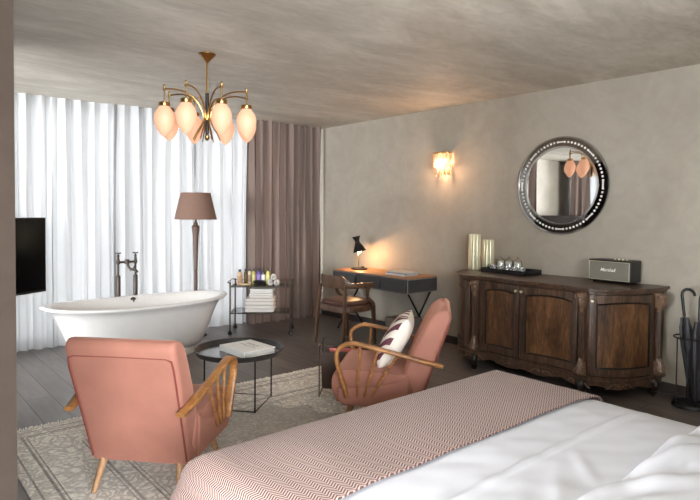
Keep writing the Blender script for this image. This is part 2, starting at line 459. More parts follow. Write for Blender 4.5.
# ------------------------------------------------------------------ curtains
def curtain(name, x0, x1, y, period, amp, mat, seed, sharpness=1.0, hem=.0, lean=0, parent=None):
    rnd = random.Random(seed); n = int((x1 - x0) / period * 10); m = 14
    ph = [0]; knots = [rnd.uniform(.65, 1.45) for _ in range(400)]
    amps = [rnd.uniform(.5, 1.2) for _ in range(400)]
    def phase(u):
        x = u * (x1 - x0) / period; i = 0; a = 0
        while x > knots[i]: x -= knots[i]; i += 1
        return 2 * pi * (i + x / knots[i]), amps[i] * (1 - x / knots[i]) + amps[i + 1] * x / knots[i]
    def fn(u, v):
        p, a = phase(u); z = hem + (H + .004 - hem) * v
        s = sin(p + .5 * sin(3 * v + u * 20)); s = math.copysign(abs(s) ** sharpness, s)
        k = .85 + .3 * (1 - v)
        yy = y + amp * a * s * k + .012 * sin(2 * p * .37 + 4 * v)
        return (x0 + (x1 - x0) * u + .25 * amp * sin(2 * p) * k, yy, z)
    bm = new(); grid(bm, fn, n, m)
    return obj(name, bm, mat, parent, sharp=180)
c = curtain('sheer_curtain', -.45, 2.27, 6.80, .125, .045, 'sheer', 3, .9)
tag(c, 'white sheer curtain panel on the left, behind the television and the faucet', 'curtain', 'sheer curtains')
c = curtain('sheer_curtain', 2.20, 3.98, 6.735, .125, .045, 'sheer', 5, .9)
tag(c, 'white sheer curtain panel on the right, behind the floor lamp', 'curtain', 'sheer curtains')
c = curtain('blackout_drape', 3.85, 5.07, 6.60, .108, .058, 'drape', 11, .75)
tag(c, 'heavy taupe brown floor length drape in the room corner', 'curtain', 'taupe drapes')
c = curtain('blackout_drape', -.66, -.38, 6.68, .10, .05, 'drape', 12, .75)
tag(c, 'taupe drape at the far end of the window wall, seen only in the mirror', 'curtain', 'taupe drapes')
c = curtain('blackout_drape', -2.85, -1.95, 6.62, .10, .05, 'drape', 13, .75)
tag(c, 'taupe drape beside the second window, seen only in the mirror', 'curtain', 'taupe drapes')
c = curtain('sheer_curtain', -4.95, -2.75, 6.80, .12, .03, 'sheer', 15, .8)
tag(c, 'white sheer curtain over the second window, seen only in the mirror', 'curtain', 'sheer curtains')
tag(obj('room_divider', B(((-1.75, 6.28, .73), (5.3, .12, 1.46))), 'divider', bevel=.01), 'low dark partition screen reflected in the bottom of the round mirror', 'screen')

# ------------------------------------------------------------------ rug
rg = thing('area_rug', 'faded grey and cream oriental rug under the pink armchairs', 'rug', (.64, 4.30 - RL, 0))
bm = new(); nx, ny = 60, 60
box(bm, (RW / 2, RL / 2, .006), (RW, RL, .010))
obj('rug_pile', bm, 'rug', rg, bevel=.003)
bm = new(); rr = random.Random(4)
for sgn, yy in ((1, RL), (-1, 0)):
    k = 0; x = .005
    while x < RW - .01:
        l = rr.uniform(.045, .075); w = .008
        box(bm, (x, yy + sgn * l / 2, .0045), (w, l, .006), Matrix.Rotation(rr.uniform(-.2, .2), 3, 'Z')); x += .012
fr = obj('fringe', bm, plain('rug_fringe', srgb(242, 238, 230), .95), rg); fr['kind'] = 'stuff'; fr['label'] = 'cream cotton fringe'

# ------------------------------------------------------------------ bathtub
TX, TY = 2.13, 5.74
tb = thing('bathtub', 'freestanding white double-ended bathtub in front of the sheer curtains', 'bathtub', (TX, TY, 0))
def se(a, n=2.3):
    c_, s_ = cos(a), sin(a); return math.copysign(abs(c_) ** (2 / n), c_), math.copysign(abs(s_) ** (2 / n), s_)
def tub_ring(hx, hy, z, lift=0, N=56):
    out = []
    for i in range(N):
        cx, cy = se(2 * pi * i / N); out.append((hx * cx, hy * cy, z + lift * abs(cx) ** 3))
    return out
outer = [(.58, .24, .085, 0), (.62, .27, .10, 0), (.66, .30, .16, 0), (.70, .33, .26, 0), (.75, .355, .38, 0), (.80, .375, .48, .012), (.845, .39, .535, .02),
         (.90, .418, .552, .025), (.918, .425, .566, .025), (.91, .42, .580, .025), (.885, .40, .584, .025), (.855, .375, .576, .025), (.82, .35, .54, .02),
         (.77, .335, .46, 0), (.71, .31, .32, 0), (.62, .27, .19, 0), (.50, .20, .15, 0)]
bm = new(); rings(bm, [tub_ring(*o_) for o_ in outer])
obj('tub_shell', bm, 'enamel', tb, sharp=80)
bm = new(); rings(bm, [tub_ring(.55, .215, 0), tub_ring(.55, .215, .075), tub_ring(.54, .205, .088)])
obj('plinth', bm, 'white_paint', tb)
bm = new(); ax = Matrix.Rotation(radians(90), 3, 'X')
lathe(bm, [(.001, .0), (.028, .0), (.03, -.008), (.02, -.014), (.001, -.015)], (.05, .352, .545), 16, axis=ax)
box(bm, (.05, .345, .545), (.012, .014, .04))
obj('overflow', bm, 'bronze', tb)

# faucet stand
fa = thing('bath_faucet', 'dark metal freestanding tub faucet on two standpipes behind the bathtub', 'faucet', (2.185, 6.3, 0)); fa.scale = (1, 1, .972)
for s in (-1, 1):
    p = new(); x = s * .092
    lathe(p, [(.04, 0), (.04, .012), (.016, .02), (.016, .58), (.024, .585), (.024, .80), (.018, .81), (.011, .82), (.011, .93), (.02, .945), (.022, .97), (.015, .985), (.012, 1.02), (.016, 1.03), (.006, 1.045)], (x, 0, 0), 14)
    obj('standpipe', p, 'bronze', fa)
    p = new(); tube(p, [(x - .02, 0, 1.058), (x + .02, 0, 1.058)], .006, 8); tube(p, [(x, -.02, 1.058), (x, .02, 1.058)], .006, 8); tube(p, [(x, 0, 1.02), (x, 0, 1.06)], .006, 8)
    for q in ((x - .024, 0), (x + .024, 0), (x, -.024), (x, .024)): lathe(p, [(.001, -.009), (.008, -.005), (.008, .005), (.001, .009)], (q[0], q[1], 1.058), 8)
    obj('cross_handle', p, 'bronze', fa)
p = new(); tube(p, [(-.092, 0, .958), (.092, 0, .958)], .013, 10); lathe(p, [(.001, .93), (.025, .935), (.025, .985), (.001, .99)], (0, 0, 0), 12)
obj('mixer_bar', p, 'bronze', fa)
p = new(); tube(p, [(.0, -.02, .955), (.0, -.03, .92), (.02, -.05, .885), (.06, -.10, .87), (.07, -.12, .85)], .014, 10, 5); tube(p, [(.03, -.02, .86), (.07, 0, .885), (.092, 0, .93)], .007, 8, 5)
obj('spout', p, 'bronze', fa)

# ------------------------------------------------------------------ floor lamp
fl = thing('floor_lamp', 'tall floor lamp with brown linen shade standing behind the bathtub', 'lamp', (3.03, 6.40, 0))
bm = new(); lathe(bm, [(.13, 0), (.135, .01), (.13, .022), (.04, .035), (.02, .05)], n=28); obj('base', bm, 'black_metal', fl)
bm = new(); lathe(bm, [(.018, .04), (.02, .4), (.022, .7), (.020, .78), (.027, .79), (.022, .80), (.028, 1.0), (.034, 1.18), (.046, 1.285), (.05, 1.30), (.04, 1.315), (.022, 1.33), (.026, 1.345), (.014, 1.36), (.008, 1.42)], n=18)
obj('pole', bm, 'lamp_wood', fl)
bm = new(); lathe(bm, [(.247, 1.39), (.172, 1.705), (.168, 1.705), (.243, 1.39)], n=40, cap=False); V = list(bm.verts)
sh = obj('lamp_shade', bm, 'shade_linen', fl)
bm = new()
for k in range(3): tube(bm, [(0, 0, 1.66), (.17 * cos(k * 2.1), .17 * sin(k * 2.1), 1.69)], .003, 6)
tube(bm, [(0, 0, 1.40), (0, 0, 1.66)], .006, 8); obj('shade_carrier', bm, 'black_metal', fl)

# ------------------------------------------------------------------ television
tvx, tvy, tva = 1.08, 4.88, radians(32)
tv = thing('television', 'black flat screen television on a wall arm at far left', 'television', (tvx, tvy, .86), tva)
bm = new(); box(bm, (-.42, .02, .285), (.84, .035, .57)); obj('body', bm, 'black_plastic', tv, bevel=.004)
bm = new(); box(bm, (-.42, .0, .29), (.81, .006, .54)); obj('screen', bm, 'screen', tv)
bm = new(); box(bm, (-.45, .055, .28), (.25, .035, .25)); tube(bm, [(-.45, .07, .28), (-.55, .18, .28)], .02, 8)
tube(bm, [(-.55, .18, .28), (-.80, .107, .28)], .02, 8); obj('wall_arm', bm, 'black_metal', tv)

# ------------------------------------------------------------------ chandelier
CX, CY = 2.045, 4.12
ch = thing('chandelier', 'brass ceiling chandelier with eight lit egg-shaped opal glass shades', 'chandelier', (CX, CY, H))
bm = new(); lathe(bm, [(.066, 0), (.066, -.008), (.052, -.02), (.03, -.045), (.014, -.06), (.007, -.075)], n=28); obj('ceiling_canopy', bm, 'brass', ch)
bm = new(); lathe(bm, [(.0075, -.06), (.0075, -.31)], n=12); obj('rod', bm, 'brass', ch)
bm = new(); lathe(bm, [(.014, -.30), (.014, -.63)], n=14); obj('dark_sleeve', bm, 'oak_black', ch)
bm = new(); lathe(bm, [(.012, -.468), (.026, -.472), (.028, -.49), (.026, -.508), (.012, -.512)], n=16); obj('collar', bm, 'brass', ch)
bm = new(); lathe(bm, [(.012, -.62), (.02, -.63), (.018, -.65), (.008, -.665)], n=14); obj('finial', bm, 'brass', ch)
ZV = Vector((0, 0, 1))
for k in range(8):
    a = radians(18 + 45 * k - 26.2)
    e = Vector((cos(a), sin(a), 0)); Rr = .325
    bm = new()
    tube(bm, [e * .11 - ZV * .665, e * .075 - ZV * .60, e * .04 - ZV * .54, e * .026 - ZV * .49, e * .05 - ZV * .42, e * .095 - ZV * .355, e * .17 - ZV * .312, e * .25 - ZV * .300, e * Rr - ZV * .306], [.0045, .006, .0065, .006, .006, .006], 8, 5)
    arm = obj('arm', bm, 'brass', ch)
    bm = new(); t0 = e * Rr - ZV * .035
    lathe(bm, [(.001, -.235), (.007, -.24), (.009, -.25), (.006, -.262), (.012, -.268), (.012, -.28), (.0045, -.285), (.0045, -.37)], t0, 10)
    lathe(bm, [(.012, -.365), (.04, -.37), (.043, -.395), (.04, -.40), (.012, -.402)], t0, 18)
    obj('shade_holder', bm, 'brass', arm)
    bm = new(); pr = []
    for i in range(23):
        f = i / 22; z = -.392 - .232 * f
        w = .075 * (sin(pi * f ** .80)) ** .62 if 0 < f < 1 else .0
        if f < .12: w = max(w, .035 + f * .1)
        pr.append((max(w, .004), z))
    lathe(bm, pr, t0, 24)
    obj('glass_shade', bm, 'opal', arm)

# ------------------------------------------------------------------ armchairs
def armchair(label, loc, rz):
    t = thing('armchair', label, 'armchair', loc, rz, 'pink velvet armchairs')
    # seat: rounded block, front edge rolled
    prof = [(-.12, .22), (.32, .215), (.365, .235), (.392, .29), (.395, .36), (.372, .412), (.31, .437), (.1, .435), (-.05, .42), (-.12, .40)]
    bm = new(); xs = [(-.285, .965), (-.278, .985), (-.262, 1), (.262, 1), (.278, .985), (.285, .965)]
    cy, cz = .08, .32
    rs = [[(x, cy + (a - cy) * k, cz + (b - cz) * k) for a, b in smooth2(prof, 3)] for x, k in xs]
    rings(bm, rs); obj('seat', bm, 'velvet', t, sharp=60)
    # side panel below the arm
    for s in (-1, 1):
        bm = new(); prism(bm, [(-.12, .20), (.31, .20), (.35, .24), (.35, .32), (.12, .33), (-.06, .38), (-.12, .42)], s * .285, s * .302)
        obj('side_panel', bm, 'velvet', t, bevel=.008)
    # back rest: tapered slab with rolled top
    def back_ring(f):
        # f 0 bottom .. 1 top ; centre line and half thickness
        z = .175 + .675 * f
        yr = -.175 - .235 * f ** 1.05; th = .145 + .03 * sin(pi * min(1, f * 1.1)) ; w = .272 + .018 * f
        return z, yr, th, w
    rs = []
    F = [0, .06, .2, .4, .6, .75, .86, .93, .97, .99, 1.0]
    for f in F:
        z, yr, th, w = back_ring(f); k = 1.0
        if f > .88: k = sqrt(max(.10, 1 - ((f - .88) / .12) ** 2.6))
        yf = yr + th; ym = yr + th * .45
        y0_, y1_ = ym + (yr - ym) * k, ym + (yf - ym) * k
        ww = w - (1 - k) * .022
        r_ = .03 * k + .004; ring = []
        for cx, cyy, a0 in ((ww - r_, y1_ - r_, 0), (-ww + r_, y1_ - r_, 90), (-ww + r_, y0_ + r_, 180), (ww - r_, y0_ + r_, 270)):
            for j in range(5):
                a = radians(a0 + j * 22.5); ring.append((cx + r_ * cos(a), cyy + r_ * sin(a), z + (.0 if f < .9 else 0)))
        rs.append(ring)
    bm = new(); rings(bm, rs); bk = obj('backrest', bm, 'velvet', t, sharp=70)
    # piping round the rear panel
    loop = []
    for f in (.03, .2, .4, .6, .8): z, yr, th, w = back_ring(f); loop.append((w - .016, yr - .001, z))
    z, yr, th, w = back_ring(.865)
    for a_, b_ in ((w - .022, z), (w - .05, z + .012), (0, z + .014), (-w + .05, z + .012), (-w + .022, z)): loop.append((a_, yr + .001, b_))
    for f in (.8, .6, .4, .2, .03): z, yr, th, w = back_ring(f); loop.append((-w + .016, yr - .001, z))
    bm = new(); tube(bm, loop, .0055, 6); obj('piping', bm, 'velvet_dark', bk)
    for s in (-1, 1):
        bm = new()
        tube(bm, [(s * .290, -.335, .49), (s * .312, -.2, .525), (s * .322, 0, .574), (s * .325, .17, .612), (s * .324, .27, .620), (s * .322, .342, .580), (s * .318, .352, .505), (s * .312, .325, .40), (s * .31, .30, .33), (s * .308, .285, .265)],
             0, 12, 6, sec=lambda f: (.05 if f > .08 else .045, .026), up=(1, 0, 0))
        am = obj('armrest', bm, 'arm_wood', t, sharp=60)
        bm = new(); 
        for k in range(5): lathe(bm, [(.001, -.003), (.005, -.002), (.003, .003), (.001, .004)], (s * .292, -.315 + k * .028, .475 + k * .006), 8)
        obj('nailheads', bm, 'brass', am)
        for (ya, za, yb) in ((.20, .608, .215), (.08, .585, .17), (-.05, .557, .12)):
            bm = new(); tube(bm, [(s * .322, ya, za), (s * .311, (ya + yb) / 2, .43), (s * .309, yb, .27)], .0085, 8, 3)
            obj('spindle', bm, 'arm_wood', am)
        for yy, sy in ((-.14, -1), (.25, 1)):
            bm = new(); tube(bm, [(s * .20, yy, .23), (s * .235, yy + sy * .075, .013)], [.024, .013], 12)
            obj('leg', bm, 'leg_wood', t)
    return t
def smooth2(poly, k):
    return [(p.x, p.y) for p in smooth_path([(a, b, 0) for a, b in poly], k, True)]
armchair('pink velvet armchair with looped wooden arms, seen from behind, at left', (1.215, 3.06, .011), radians(42 - 90))
armchair('pink velvet armchair with looped wooden arms holding the chevron pillow', (2.84, 2.85, .011), radians(131 - 90))

# pillow on the right armchair
def pillow(name, w, h, th, mat, label, loc, rot):
    def f(sgn):
        def fn(u, v):
            x = (u * 2 - 1); z = (v * 2 - 1)
            k = (max(0, 1 - abs(x) ** 3.2) * max(0, 1 - abs(z) ** 3.2)) ** .55
            pin = 1 - .07 * (1 - abs(z) ** 2) * abs(x) ** 4; pin2 = 1 - .07 * (1 - abs(x) ** 2) * abs(z) ** 4
            return (x * w / 2 * pin, sgn * th / 2 * k, z * h / 2 * pin2)
        return fn
    bm = new(); grid(bm, f(1), 20, 20); grid(bm, f(-1), 20, 20)
    o = obj(name, bm, mat, None, loc, rot, sharp=100, weld=True)
    return tag(o, label, 'pillow')
R_ = Matrix.Rotation(radians(40), 4, 'Z'); c0 = R_ @ Vector((.0, -.005, 0))
pl = pillow('throw_pillow', .41, .40, .16, 'pillow', 'white throw pillow with plum chevrons leaning on the armchair back', (2.85 + c0.x, 2.85 + c0.y, .606), (radians(30), 0, radians(40)))

# ------------------------------------------------------------------ tray table + book
tt = thing('tray_table', 'low round black metal tray table between the two armchairs', 'table', (2.185, 3.865, .011), radians(40)); tt.scale = (.975, .975, 1)
bm = new(); lathe(bm, [(.0, .408), (.32, .408), (.338, .44), (.345, .442), (.345, .436), (.325, .400), (.0, .400)][::1], n=48, cap=False)
bm2 = bm; obj('tray', bm2, 'tray_grey', tt, sharp=25)
bm = new(); lathe(bm, [(.001, .4085), (.316, .4085), (.316, .4105), (.001, .4105)], n=48, cap=False); obj('tray_lining', bm, 'tray_inner', tt)
q = .2
for zz in (.019, .394):
    bm = new(); tube(bm, [(-q, -q, zz), (q, -q, zz), (q, q, zz), (-q, q, zz)], .006, 8, 0, loop=True)
    obj('base_frame', bm, 'black_metal', tt)
for a in ((-q, -q), (q, -q), (q, q), (-q, q)):
    bm = new(); tube(bm, [(a[0], a[1], .0125), (a[0], a[1], .398)], .0065, 8); obj('leg', bm, 'black_metal', tt)

bk = thing('book', 'thick white coffee table book lying on the tray table', 'book', (2.225, 3.81, .4225), radians(3))
bm = new(); box(bm, (0, 0, .0225), (.268, .328, .037)); obj('pages', bm, 'page_edge', bk)
bm = new(); box(bm, (0, 0, .002), (.28, .34, .004)); box(bm, (0, 0, .043), (.28, .34, .004)); box(bm, (-.138, 0, .0225), (.004, .34, .037)); obj('cover', bm, 'paper', bk, bevel=.001)

def text(body, size, mat, parent, loc, rot, shear=0, ext=.0006, name='lettering', label=None):
    cu = bpy.data.curves.new(name, 'FONT'); cu.body = body; cu.size = size; cu.extrude = ext; cu.shear = shear
    cu.align_x = 'CENTER'; cu.align_y = 'CENTER'; cu.offset = size * .012
    o = bpy.data.objects.new(name, cu); COL.objects.link(o); cu.materials.append(M[mat]); bpy.context.view_layer.update()
    me = bpy.data.meshes.new_from_object(o.evaluated_get(bpy.context.evaluated_depsgraph_get())); bpy.data.objects.remove(o)
    me.materials.clear(); me.materials.append(M[mat]); o = bpy.data.objects.new(name, me); COL.objects.link(o); o.parent = parent; o.location = loc; o.rotation_euler = rot
    return o

# ------------------------------------------------------------------ magazine rack
mg = thing('magazine_rack', 'brown leather sling magazine rack with metal ends left of the pillow armchair', 'magazine rack', (2.985, 3.55, .011), atan2(.49, -.50))
for s in (-1, 1):
    bm = new(); 
    for yy in (-.13, .13):
        pass
    x = s * .2
    tube(bm, [(x, -.12, .006), (x, -.12, .40), (x, 0, .40), (x, .12, .40), (x, .12, .006)], .006, 8)
    tube(bm, [(x, -.12, .012), (x, .12, .012)], .006, 8); tube(bm, [(x, -.12, .40), (x, -.12, .415)], .006, 8); tube(bm, [(x, .12, .40), (x, .12, .415)], .006, 8)
    for yy in (-.12, .12): lathe(bm, [(.001, .41), (.011, .418), (.012, .428), (.001, .44)], (x, yy, 0), 10)
    obj('end_frame', bm, 'chrome', mg)
bm = new(); tube(bm, [(0, -.115, .37), (0, -.11, .22), (0, -.06, .07), (0, 0, .05), (0, .06, .07), (0, .11, .22), (0, .115, .37)], 0, 8, 5, sec=(.37, .005), up=(1, 0, 0)); obj('sling', bm, 'brown_leather2', mg)
mz = tag(obj('magazine', B(((0, 0, .16), (.27, .018, .27))), 'pink_paper', None, (2.985, 3.55, .085), (radians(4), 0, atan2(.49, -.50)), bevel=.002), 'pink magazine standing in the brown magazine rack', 'magazine')

# ------------------------------------------------------------------ trolley and its load
TA = atan2(-.617, .787)
tr = thing('serving_trolley', 'two-tier dark metal trolley on castors in front of the taupe drape', 'trolley', (3.75, 6.07, 0), TA)
LX, LY = .36, .195
for sx in (-1, 1):
    for sy in (-1, 1):
        x, y = sx * LX, sy * LY
        bm = new(); tube(bm, [(x, y, .06), (x, y, .625)], .0095, 10); lathe(bm, [(.001, .62), (.014, .626), (.014, .638), (.001, .645)], (x, y, 0), 10)
        lg = obj('post', bm, 'bronze', tr)
        bm = new(); lathe(bm, [(.001, -.012), (.024, -.011), (.028, 0), (.024, .011), (.001, .012)], (x, y, .028), 16, axis=ax); tube(bm, [(x, y, .035), (x, y, .065)], .012, 8)
        obj('castor', bm, 'cap', lg)
def shelf(z, nm):
    bm = new()
    for a, b in (((-LX, -LY), (LX, -LY)), ((LX, -LY), (LX, LY)), ((LX, LY), (-LX, LY)), ((-LX, LY), (-LX, -LY))):
        tube(bm, [(a[0], a[1], z), (b[0], b[1], z)], 0, 8, sec=(.012, .02), up=(0, 0, 1))
    s_ = obj(nm, bm, 'bronze', tr)
    obj('glass_plate', B(((0, 0, z + .006), (2 * LX - .02, 2 * LY - .02, .006))), 'glass', s_)
shelf(.585, 'top_shelf'); shelf(.265, 'bottom_shelf')
bm = new()
for s in (-1, 1):
    tube(bm, [(s * LX, -LY, .625), (s * (LX + .03), -LY, .64), (s * (LX + .03), LY, .64), (s * LX, LY, .625)], .006, 8)
tube(bm, [(-LX, LY, .625), (LX, LY, .625)], .004, 8)
obj('handle_rail', bm, 'bronze', tr)
TM = Matrix.Translation((3.75, 6.07, 0)) @ Matrix.Rotation(TA, 4, 'Z')
def on(x, y, z): return tuple(TM @ Vector((x, y, z)))
# folded towels on the bottom shelf
tz = .2745
def folded(w, d, h, label, x, y, z, rz=0):
    bm = new()
    n = 2
    for k in range(n):
        hh = h / n; zc = hh * (k + .5)
        prof = [(-w / 2 + hh * .3, zc - hh * .46), (0, zc - hh * .47), (w / 2 - hh * .5, zc - hh * .46), (w / 2, zc), (w / 2 - hh * .5, zc + hh * .46), (0, zc + hh * .47), (-w / 2 + hh * .3, zc + hh * .46), (-w / 2 - .004, zc)]
        prof = smooth2(prof, 3)
        ys = [(-d / 2, .80), (-d / 2 + .005, .93), (-d / 2 + .014, 1), (0, 1.01), (d / 2 - .014, 1), (d / 2, .82)]
        rings(bm, [[(a * (1 if s_ == 1 else .985), yy, zc + (b - zc) * s_) for a, b in prof] for yy, s_ in ys])
    o = obj('folded_towel', bm, 'towel', None, on(x, y, z), (0, 0, TA + rz), sharp=60)
    tag(o, label, 'towel', 'folded white towels on the trolley'); return z + h * 1.03
z = folded(.34, .32, .085, 'thick folded white towel at the bottom of the trolley stack', -.01, -.01, tz)
z = folded(.34, .31, .08, 'folded white towel second from the bottom of the trolley stack', -.01, 0, z)
z = folded(.28, .27, .055, 'smaller folded white towel third from the bottom of the stack', .0, 0, z, .03)
z = folded(.27, .25, .05, 'smaller folded white towel topmost in the trolley stack', .01, 0, z, -.03)
# rolled towels on top
TZ = .5945
def rolled(x, y, z, label, rz):
    bm = new(); pts = []; L = .12; N = 44
    sp = [(.038 * (.18 + .82 * i / N) * cos(i * .42), .038 * (.18 + .82 * i / N) * sin(i * .42)) for i in range(N + 1)]
    inner = [(a * .86, b * .86) for a, b in sp]
    axr = [(-L / 2, .93), (-L / 2 + .008, 1), (L / 2 - .008, 1), (L / 2, .93)]
    rs = [[(a * k, yy, .036 + b * k) for a, b in sp] + [(a * k * .86, yy, .036 + b * k * .86) for a, b in sp[::-1]] for yy, k in axr]
    rings(bm, rs)
    tag(obj('rolled_towel', bm, 'towel', None, on(x, y, z), (0, 0, TA + rz), sharp=60), label, 'towel', 'rolled face towels on the trolley')
rolled(.105, -.06, TZ, 'rolled white face towel, bottom left of the little pyramid', .1)
rolled(.185, -.055, TZ, 'rolled white face towel, bottom right of the little pyramid', -.05)
rolled(.145, -.058, TZ + .066, 'rolled white face towel resting on top of the two others', .05)
# bottles
def bottle(x, y, h, r, c, c2, label):
    t = thing('toiletry_bottle', label, 'bottle', on(x, y, TZ), TA, 'toiletry bottles on the trolley')
    mat = plain('bottle_glass', c, .3, 0, .1, 40); mat2 = plain('bottle_label', c2, .6, 0, .3, 70)
    bm = new(); lathe(bm, [(r * .94, 0), (r, .004), (r, h * .72), (r * .8, h * .79), (r * .4, h * .83), (r * .4, h * .86)], n=18); obj('bottle_body', bm, mat, t)
    bm = new(); lathe(bm, [(r * .55, h * .85), (r * .55, h * .99), (r * .5, h)], n=14); obj('cap', bm, 'cap', t)
    bm = new(); lathe(bm, [(r * 1.01, h * .15), (r * 1.03, h * .16), (r * 1.03, h * .6), (r * 1.01, h * .61)], n=18); obj('bottle_label', bm, mat2, t)
bs = [(-.265, -.06, .165, .030, (196, 160, 124), (172, 140, 104), 'tan bottle with a wide black cap, leftmost in the trolley row'),
      (-.205, .02, .165, .021, (92, 76, 44), (120, 100, 60), 'dark olive bottle second from the left in the trolley row'),
      (-.160, .03, .165, .022, (206, 190, 160), (150, 130, 110), 'cream bottle third from the left in the trolley row'),
      (-.108, .035, .168, .022, (170, 160, 84), (196, 190, 130), 'olive yellow bottle fourth from the left on the trolley'),
      (-.045, .03, .168, .026, (96, 74, 150), (130, 112, 176), 'purple bottle in the middle of the trolley row'),
      (.010, .035, .168, .024, (52, 44, 50), (214, 208, 204), 'dark bottle with a white label right of the purple one'),
      (.065, .04, .168, .022, (204, 200, 96), (214, 212, 140), 'yellow green bottle rightmost in the trolley row')]
for x, y, h, r, c1, c2, lb in bs: bottle(x, y, h * 1.14, r * 1.05, srgb(*c1), srgb(*c2), lb)
bm = new(); lathe(bm, [(.03, 0), (.045, .004), (.072, .035), (.076, .05), (.07, .05), (.045, .014), (.001, .008)], n=28); tag(obj('trinket_bowl', bm, 'cap', None, on(-.03, -.075, TZ)), 'small dark bowl in front of the purple bottle on the trolley', 'bowl')
bm = new(); lathe(bm, [(.01, 0), (.036, .002), (.042, .010), (.036, .018), (.001, .02)], n=20, sx=1.5, sy=.9); tag(obj('soap_bar', bm, 'soap', None, on(-.185, -.085, TZ), (0, 0, TA)), 'tan oval soap bar at the front of the trolley top', 'soap')

# ------------------------------------------------------------------ desk
DK = thing('writing_desk', 'charcoal three-drawer writing desk with orange wood top against the wall', 'desk', (4.85, 5.10, 0))
dy0, dy1 = -.685, .64
bm = B(((0, (dy0 + dy1) / 2, .665), (.49, dy1 - dy0, .165))); obj('carcass', bm, 'desk_dark', DK, bevel=.006)
bm = B(((0, (dy0 + dy1) / 2, .754), (.485, dy1 - dy0 - .01, .012))); obj('desktop', bm, 'desk_top', DK, bevel=.003)
bm = new(); e = .012
for yy in (dy0, dy1):
    for zz in (.59, .742): tube(bm, [(-.247, yy, zz), (.24, yy, zz)], .006, 6)
tube(bm, [(-.247, dy0, .745), (-.247, dy1, .745)], .006, 6); tube(bm, [(-.247, dy0, .587), (-.247, dy1, .587)], .006, 6)
for yy in (dy0, dy1): tube(bm, [(-.247, yy, .587), (-.247, yy, .745)], .006, 6)
obj('edge_trim', bm, 'desk_edge', DK)
w3 = (dy1 - dy0 - .04) / 3
for k in range(3):
    yc = dy0 + .02 + w3 * (k + .5)
    dr = obj('drawer', B(((-.252, yc, .665), (.016, w3 - .02, .135))), 'desk_dark', DK, bevel=.004)
    obj('pull_tab', B(((-.262, yc + w3 / 2 - .012, .665), (.01, .012, .10))), 'cap', dr, bevel=.003)
for yy in (dy0 + .05, dy1 - .07):
    for s in (-1, 1):
        bm = new(); tube(bm, [(s * .205, yy + s * .012, .585), (-s * .20, yy + s * .012, .012)], .011, 8); lathe(bm, [(.014, 0), (.016, .012), (.01, .02)], (-s * .2, yy + s * .012, 0), 8)
        obj('leg', bm, 'black_metal', DK)
# desk lamp
dl = thing('desk_lamp', 'small black hourglass-shade desk lamp glowing on the writing desk', 'lamp', (4.86, 5.52, .7605), radians(0)); dl.scale = (1.18, 1.18, 1.18)
bm = new(); lathe(bm, [(.088, 0), (.09, .006), (.085, .014), (.02, .02)], n=28); lathe(bm, [(.02, .014), (.018, .03), (.001, .032)], (.03, -.02, 0), 10); obj('base', bm, 'black_metal', dl)
bm = new(); tube(bm, [(.0, .02, .012), (.0, .02, .27)], .007, 8); obj('stem', bm, 'brass', dl)
bm = new(); tl = Matrix.Rotation(radians(-12), 3, 'X') @ Matrix.Rotation(radians(-8), 3, 'Y')
lathe(bm, [(.075, -.06), (.071, -.055), (.045, 0), (.026, .04), (.024, .055), (.032, .08), (.045, .105), (.045, .109), (.001, .100)], (0, .02, .25), 26, cap=False, axis=tl)
obj('lamp_shade', bm, 'black_metal', dl, solid=.002)
bm = new(); lathe(bm, [(.001, -.03), (.018, -.02), (.028, 0), (.018, .02), (.001, .03)], (0, .008, .205), 14); obj('bulb', bm, 'bulb_soft', dl)
# magazines on the desk
mz_l = [('white magazine at the bottom of the pile on the desk', .0, .0, .020, 0, (214, 212, 210)), ('grey-blue magazine in the middle of the desk pile', .01, -.01, .014, .09, (150, 150, 152)), ('pale magazine on top of the desk pile', .015, .0, .010, -.05, (200, 196, 192))]
z = .7605
for lb, ox, oy, h, rz, c in mz_l:
    t = thing('magazine', lb, 'magazine', (4.82 + ox, 4.72 + oy, z), rz, 'magazines on the desk')
    obj('pages', B(((0, 0, h / 2), (.225, .30, h - .003))), 'page_edge', t)
    obj('cover', B(((0, 0, h - .001), (.23, .305, .002)), ((0, 0, .001), (.23, .305, .002)), ((-.115, 0, h / 2), (.002, .305, h - .002))), plain('magazine_cover', srgb(*c), .4), t)
    z += h + .0005

# waste bin under the desk
bn = thing('waste_bin', 'square grey-brown leather bin behind the right armchair', 'bin', (4.68, 4.55, 0), radians(8))
bm = new(); s = .15
rings(bm, [[(a * s * k, b * s * k, z_) for a, b in ((-1, -1), (1, -1), (1, 1), (-1, 1))] for k, z_ in ((.9, 0), (1, .30), (.97, .30), (.88, .01))]); obj('bin_body', bm, 'bin', bn, bevel=.002)
bm = new(); rings(bm, [[(a * s * k, b * s * k, z_) for a, b in ((-1, -1), (1, -1), (1, 1), (-1, 1))] for k, z_ in ((.965, .29), (.88, .012))]); obj('bin_lining', bm, 'bin_in', bn)

# ------------------------------------------------------------------ desk chair
dc = thing('desk_chair', 'curved-back wooden desk chair with round brown leather seat at the desk', 'chair', (4.175, 4.985, 0), radians(-90)); dc.scale = (1.09, 1.09, 1.03)  # local +Y -> world +X
